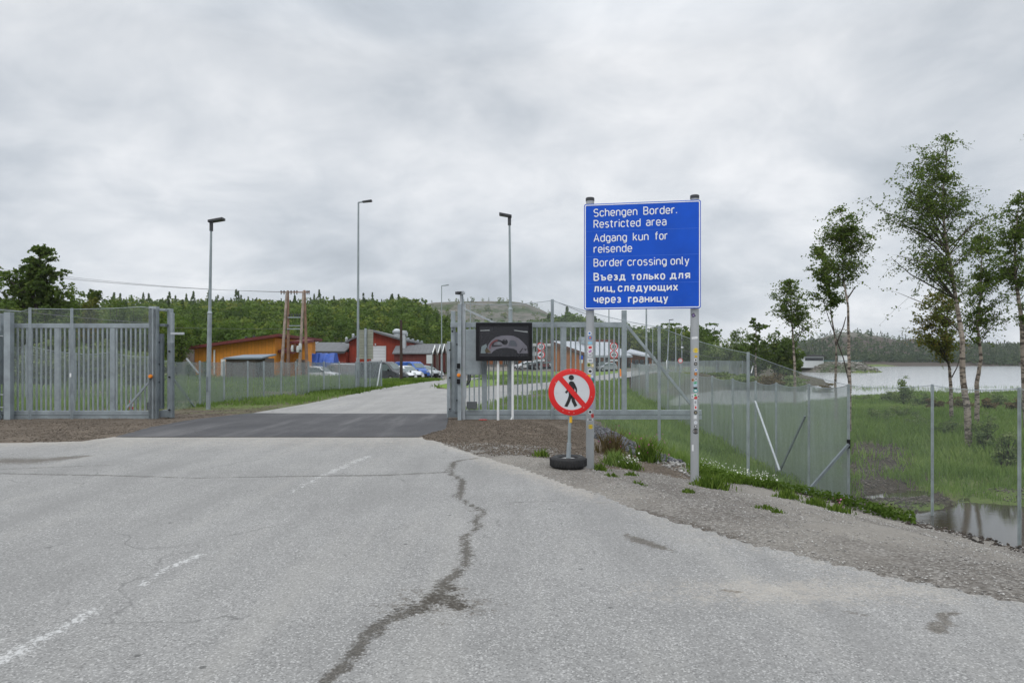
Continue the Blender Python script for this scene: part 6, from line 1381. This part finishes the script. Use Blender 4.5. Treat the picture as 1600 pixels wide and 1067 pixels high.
# ------------------------------------------------------------------ grass, herbs, flowers, stones
rs = np.random.RandomState(77)
def pick(n, pxr, yr, cond, seed, pw=1.0):
    x, y, px, r_ = scatter(n, pxr, yr, seed, pw); k = cond(x, y, px); return x[k], y[k]
x, y = pick(30000, (1010, 1750), (14, 75), lambda x, y, px: (crest_t(x, y) > 2.6) & (H(x, y) > -2.42) & ((fbm(x, y, 2.2, 4, 51) < .50) | (y > 24)) & ~((y > 18.5) & (y < 29) & (px > 1310) & (px + 260*(fbm(x, y, 6, 3, 57)-.5) < 1500) & (fbm(x, y, 2.2, 4, 51) > .40) & (fbm(x, y, .7, 3, 52) < .60)) & ((y > 20) | (fbm(x, y, 3, 3, 4) > .36)), 31, .9)
blades('marsh_grass', 'soft green grass covering the marsh between pond and lake', x, y, np.where(y > 27, .56, np.where(y > 22, .36, .2))*(.5+1.0*fbm(x, y, 3, 3, 6)), grass_m, 41, 6, .22, .012)
x, y = pick(14000, (880, 1330), (17, 60), lambda x, y, px: (crest_t(x, y) > .9) & (crest_t(x, y) < 9) & (H(x, y) > -2.4), 32, 1)
blades('bank_grass', 'bright green grass on the bank below the tail of the gate', x, y, .22*(.5+fbm(x, y, 2, 3, 6)), grass_m, 42, 6, .2, .012)
x, y = pick(12000, (700, 1010), (21, 75), lambda x, y, px: (crest_t(x, y) < .9) & (~inside(x, y, ROADFAR)) & (fbm(x, y, 2.2, 3, 12) > .42) & ((px > 780) | (y > 60) | (y < 27)), 33, .9)
blades('verge_grass', 'rough grass between the gate bars and the station road', x, y, .22*(.4+fbm(x, y, 2, 3, 6)), grass_m, 43, 5, .2, .012)
x, y = pick(16000, (-120, 640), (20.5, 62), lambda x, y, px: (~inside(x, y, ROADFAR)) & (~inside(x, y, PATCH)) & (polydist(x, y, ROADFAR, True)[0] > .25) & ((fbm(x, y, 2.2, 3, 13) > .46) | (px > 520)) & ((px < 245) | (y > 24) ), 34, .8)
blades('meadow_grass', 'green meadow grass behind the left fences', x, y, np.where(x > -14, .17, .40)*(.5+fbm(x, y, 2, 3, 6)), grass_m, 44, 6, .2, .012)
x, y = pick(5000, (470, 690), (33, 70), lambda x, y, px: (~inside(x, y, ROADFAR)) & (polydist(x, y, ROADFAR, True)[0] < 3.0) & (px < 684), 35, 1)
blades('roadside_weeds', 'lush green weeds along the left edge of the road past the fence', x, y, .22*(.5+fbm(x, y, 1.5, 3, 6)), weed_m, 45, 6, .22, .02)
x, y = pick(6000, (1080, 1500), (7.2, 13.5), lambda x, y, px: (crest_t(x, y) > -.55+.5*fbm(x, y, 1, 2, 8)) & (crest_t(x, y) < .75) & (fbm(x, y, .9, 3, 14) > np.where(px > 1215, .60, .34)) & (px < 1405), 36, 1)
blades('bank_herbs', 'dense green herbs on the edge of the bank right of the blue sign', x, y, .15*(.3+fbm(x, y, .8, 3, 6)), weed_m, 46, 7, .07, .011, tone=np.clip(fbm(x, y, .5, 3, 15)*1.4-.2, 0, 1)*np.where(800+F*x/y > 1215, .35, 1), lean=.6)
# broad leaves over the herbs, white and pink flowers
def leafy(name, label, cat, x, y, hmax, size, mat, seed, up=.4, tone=None):
    r_ = np.random.RandomState(seed); z = H(x, y) + hmax*r_.rand(len(x)); V, Fq = leaf_quads(np.stack([x, y, z], 1), size*r_.uniform(.6, 1.4, len(x)), up, r_)
    tt = r_.rand(len(x)) if tone is None else np.clip(tone*.7+.3*r_.rand(len(x)), 0, 1)
    return tag(npmesh(name, V, Fq, mat, {'tone': np.repeat(tt, 4)}), label, cat, kind='stuff')
x, y = pick(26000, (1085, 1440), (7.4, 13), lambda x, y, px: (crest_t(x, y) > -.5+.5*fbm(x, y, 1, 2, 8)) & (crest_t(x, y) < .6) & (fbm(x, y, .7, 3, 14) > np.where(px > 1215, .50, .38)) & (px < 1430), 37, 1)
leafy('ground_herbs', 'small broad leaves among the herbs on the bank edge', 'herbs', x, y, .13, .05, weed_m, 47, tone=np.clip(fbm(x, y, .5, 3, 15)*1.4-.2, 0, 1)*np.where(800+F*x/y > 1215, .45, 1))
x, y = pick(750, (1095, 1215), (8.6, 12), lambda x, y, px: (crest_t(x, y) > -.75) & (crest_t(x, y) < .2) & (fbm(x, y, .45, 2, 19) > .45), 38, 1)
rsf = np.random.RandomState(5); zf = H(x, y)+.16+.10*rsf.rand(len(x)); V, Fq = leaf_quads(np.stack([x,y,zf],1), .021*rsf.uniform(.7,1.3,len(x)), -.2, rsf, .9)
tag(npmesh('white_flowers', V, Fq, petal_w, {'tone': np.repeat(rsf.rand(len(x)), 4)}), 'tiny white wild flowers at the foot of the right sign post', 'flowers', kind='stuff')
def herb_clump(name, label, cat, px, py, d, w, h, n, mat, seed, flowers=None, nf=0):
    r_ = np.random.RandomState(seed); cx_, cy_ = X(px, d), d; z0 = h1(cx_, cy_); t = thing(name, (cx_, cy_, z0), label, cat)
    xs = r_.normal(size=n)*w*.4; ys_ = r_.normal(size=n)*w*.4; hh = h*r_.uniform(.4, 1.1, n)*np.exp(-(xs**2+ys_**2)/(w*w)); V = []; Fc = []
    a = r_.rand(n)*6.28; ln = r_.normal(size=(n,2))*.35*hh[:,None]; wd = .008
    b0 = np.stack([xs-np.cos(a)*wd, ys_-np.sin(a)*wd, 0*xs-.02], 1); b1 = np.stack([xs+np.cos(a)*wd, ys_+np.sin(a)*wd, 0*xs-.02], 1); tp = np.stack([xs+ln[:,0], ys_+ln[:,1], hh], 1); md0 = b0*.45+tp*.55+np.array([0,0,.1])*hh[:,None]-np.stack([np.cos(a)*wd,np.sin(a)*wd,0*a],1); md1 = md0+2*np.stack([np.cos(a)*wd,np.sin(a)*wd,0*a],1)
    V = np.stack([b0,b1,md1,md0,tp],1).reshape(-1,3); b = np.arange(n)[:,None]*5; tri = np.vstack([np.hstack([b,b+1,b+2]), np.hstack([b,b+2,b+3]), np.hstack([b+3,b+2,b+4])])
    npmesh('leaves', V, tri, mat, {'tone': np.repeat(np.clip(r_.rand(n)*.8+.1,0,1),5)}, t)
    if flowers:
        i = r_.choice(n, nf); C = tp[i]*np.array([1,1,1])+r_.normal(size=(nf,3))*.015+np.array([0,0,.02]); V, Fq = leaf_quads(C, .03*r_.uniform(.6,1.3,nf), 0, r_, .9); npmesh('blossom', V, Fq, flowers, {'tone': np.repeat(r_.rand(nf),4)}, t)
    return t
GT = []
for i, (px, py, d, w, h, n, lab) in enumerate(((845,712,11.4,.16,.14,150,'small green grass tuft left of the tyre'),(938,725,10.4,.14,.12,130,'grass tuft at the foot of the left sign post'),(955,746,9.7,.13,.09,120,'flat grass tuft on the gravel below the left sign post'),(985,742,10.0,.12,.08,90,'thin grass tuft on the gravel between the sign posts'),(995,763,9.0,.12,.08,90,'lone low grass tuft on the bare gravel'),(1075,778,8.6,.12,.07,100,'flat grass tuft below the right sign post'),(1110,762,9.3,.30,.22,420,'bright green grass clump right of the right sign post'),(1195,808,7.7,.16,.05,90,'sparse low grass patch at the gravel edge'),(1215,815,7.5,.10,.05,60,'tiny grass patch on the gravel near the herbs'),
        (960,710,11.2,.26,.28,260,'bushy green plant behind the gravel between the sign posts'),(985,720,10.9,.2,.2,220,'leafy plant with white blossom between the sign posts'),(1230,775,9.2,.22,.14,200,'broad green clump on the bank edge'),(1275,788,8.9,.2,.14,180,'green clump further along the bank edge'),(1310,800,8.5,.18,.12,140,'last green clump on the bank before the water'))):
    herb_clump('grass_tuft', lab, 'plant', px, py, d, w, h, n, weed_m if i != 9 else grass_m, 400+i, petal_w if i == 10 else None, 60)
herb_clump('fireweed', 'fireweed plant with pink blossom between the two sign posts', 'plant', 1010, 700, 12.2, .32, .5, 260, weed_m, 430, petal_p, 60)
herb_clump('fireweed', 'reddish fireweed behind the left sign post', 'plant', 955, 690, 12.8, .34, .5, 240, leaf_heath, 431, petal_p, 16)
herb_clump('fireweed', 'single small pink flower on the bank edge', 'plant', 1309, 795, 8.75, .06, .16, 20, weed_m, 432, petal_p, 10)
# stones
def stones(name, label, cat, x, y, size, mat, seed, lift=.25):
    r_ = np.random.RandomState(seed); n = len(x); z = H(x, y); s = size*r_.uniform(.35, 1.0, n)**1.5*1.3
    o = np.array([[1,0,0],[0,1,0],[-1,0,0],[0,-1,0],[0,0,1],[0,0,-1]], float)
    J = o[None]*r_.uniform(.55, 1.1, (n,6,3)) + r_.normal(size=(n,6,3))*.22; J[:,:,2] *= .62
    V = J*s[:,None,None]*.5 + np.stack([x, y, z+s*lift*.5], 1)[:,None,:]
    f = np.array([[0,1,4],[1,2,4],[2,3,4],[3,0,4],[1,0,5],[2,1,5],[3,2,5],[0,3,5]]); Fc = (np.arange(n)[:,None,None]*6+f[None]).reshape(-1,3)
    return tag(npmesh(name, V.reshape(-1,3), Fc, mat, {'tone': np.repeat(r_.rand(n), 6)}), label, cat, kind='stuff')
def stonemat(name, a, b_):
    m, T, b = newmat(name); c = T.mix(T.attr('tone'), a, b_); T.link(c, b.inputs['Base Color']); b.inputs['Roughness'].default_value = .9
    T.link(T.bump(T.noise(T.obj, 30, 4), .4, .02), b.inputs['Normal']); return m
st_dark, st_grey, st_soil = stonemat('dark_stone', (.05,.052,.058), (.15,.155,.165)), stonemat('pale_stone', (.17,.16,.15), (.5,.485,.46)), stonemat('soil_clods', (.072,.055,.04), (.19,.155,.12))
x, y = pick(9000, (925, 1080), (10.8, 18.6), lambda x, y, px: (crest_t(x, y) > -.9+.5*fbm(x,y,1,2,3)) & (crest_t(x, y) < .35) & (y > 12.2), 51); stones('dark_rubble', 'dark broken stones spilling down the bank behind the left sign post', 'rubble', x, y, .095, st_dark, 61)
x, y = pick(2200, (985, 1120), (9.4, 12.8), lambda x, y, px: (crest_t(x, y) > -.55) & (crest_t(x, y) < .1), 52); stones('pale_rubble', 'pale broken stones beside the right sign post', 'rubble', x, y, .07, st_grey, 62)
x, y = pick(24000, (700, 1750), (3.6, 12.5), lambda x, y, px: (~inside(x, y, ROAD)) & (crest_t(x, y) < .1) & (fbm(x, y, .8, 3, 44) > .40), 53, .8); stones('gravel', 'loose gravel on the shoulder right of the road', 'gravel', x, y, .022, st_grey, 63)
x, y = pick(26000, (640, 925), (11.2, 18.6), lambda x, y, px: (~inside(x, y, ROAD)) & (~inside(x, y, PATCH)) & (crest_t(x, y) < .2) & (fbm(x, y, .6, 3, 45) > .35), 54, 1); stones('soil_clods', 'crumbly brown soil and pebbles of the mound in front of the right gate', 'soil', x, y, .034, st_soil, 64)
x, y = pick(30000, (-150, 700), (13.5, 24), lambda x, y, px: (~inside(x, y, ROAD)) & (~inside(x, y, PATCH)) & (~inside(x, y, ROADFAR)) & (px < 460) & (fbm(x, y, .6, 3, 46) > .35), 55, 1); stones('earth_clods', 'loose brown earth before the opened left gate', 'soil', x, y, .04, st_soil, 65)
x, y = pick(16000, (1060, 1700), (6.6, 14), lambda x, y, px: (crest_t(x, y) > np.where(px > 1215, -.3, .1)) & (crest_t(x, y) < .9) & (fbm(x, y, .5, 3, 47) > .45), 56, 1); stones('dark_clods', 'dark wet soil clods on the crest of the bank above the pond', 'soil', x, y, .05, stonemat('wet_soil', (.02,.016,.012), (.075,.058,.045)), 66)
x, y = pick(7500, (1315, 1600), (18, 30), lambda x, y, px: (crest_t(x, y) > 3) & (H(x, y) > -2.45) & (fbm(x, y, 2.2, 4, 51) > .47), 57, 1); stones('mud_clods', 'broken muddy soil between the pond and the birches', 'soil', x, y, .095, stonemat('marsh_soil', (.055,.047,.038), (.19,.168,.145)), 67)
x, y = pick(420, (1255, 1372), (250, 268), lambda x, y, px: H(x, y) > -2.6, 58); stones('shore_rocks', 'pale rocks along the edge of the promontory', 'rocks', x, y, 1.3, stonemat('shore_stone', (.08,.09,.06), (.30,.285,.26)), 68)
# reeds in the shallow water
x, y, px, r_ = scatter(3400, (1330, 1760), (66, 110), 71, .9); k = (H(x, y) < -2.5) & (fbm(x, y, 9, 3, 66) > .50); x, y = x[k], y[k]
zr = np.full(len(x), -2.5); V = []
hh = r_.uniform(.25, .6, len(x)); w = .035
V = np.stack([np.stack([x-w, y, zr-.2], 1), np.stack([x+w, y, zr-.2], 1), np.stack([x+w*.3+r_.normal(size=len(x))*.08, y, zr+hh], 1)], 1).reshape(-1,3)
tag(npmesh('reeds', V, np.arange(len(V)).reshape(-1,3), grass_m, {'tone': np.repeat(r_.rand(len(x))*.4, 3)}), 'sparse dark reeds standing in the shallow lake water', 'reeds', kind='stuff')

# ------------------------------------------------------------------ air: one closed box of even, thin haze
hm = bpy.data.materials.new('haze_air'); hm.use_nodes = True; nt = hm.node_tree
nt.nodes.remove(nt.nodes['Principled BSDF']); pv = nt.nodes.new('ShaderNodeVolumePrincipled')
pv.inputs['Color'].default_value = (.93, .95, .97, 1); pv.inputs['Density'].default_value = .00013
nt.links.new(pv.outputs[0], nt.nodes['Material Output'].inputs['Volume'])
tag(MB().box(-1500, 1500, -80, 1180, -7, 75).build('haze', hm), 'thin pale haze that softens the far hills', 'haze', kind='stuff')
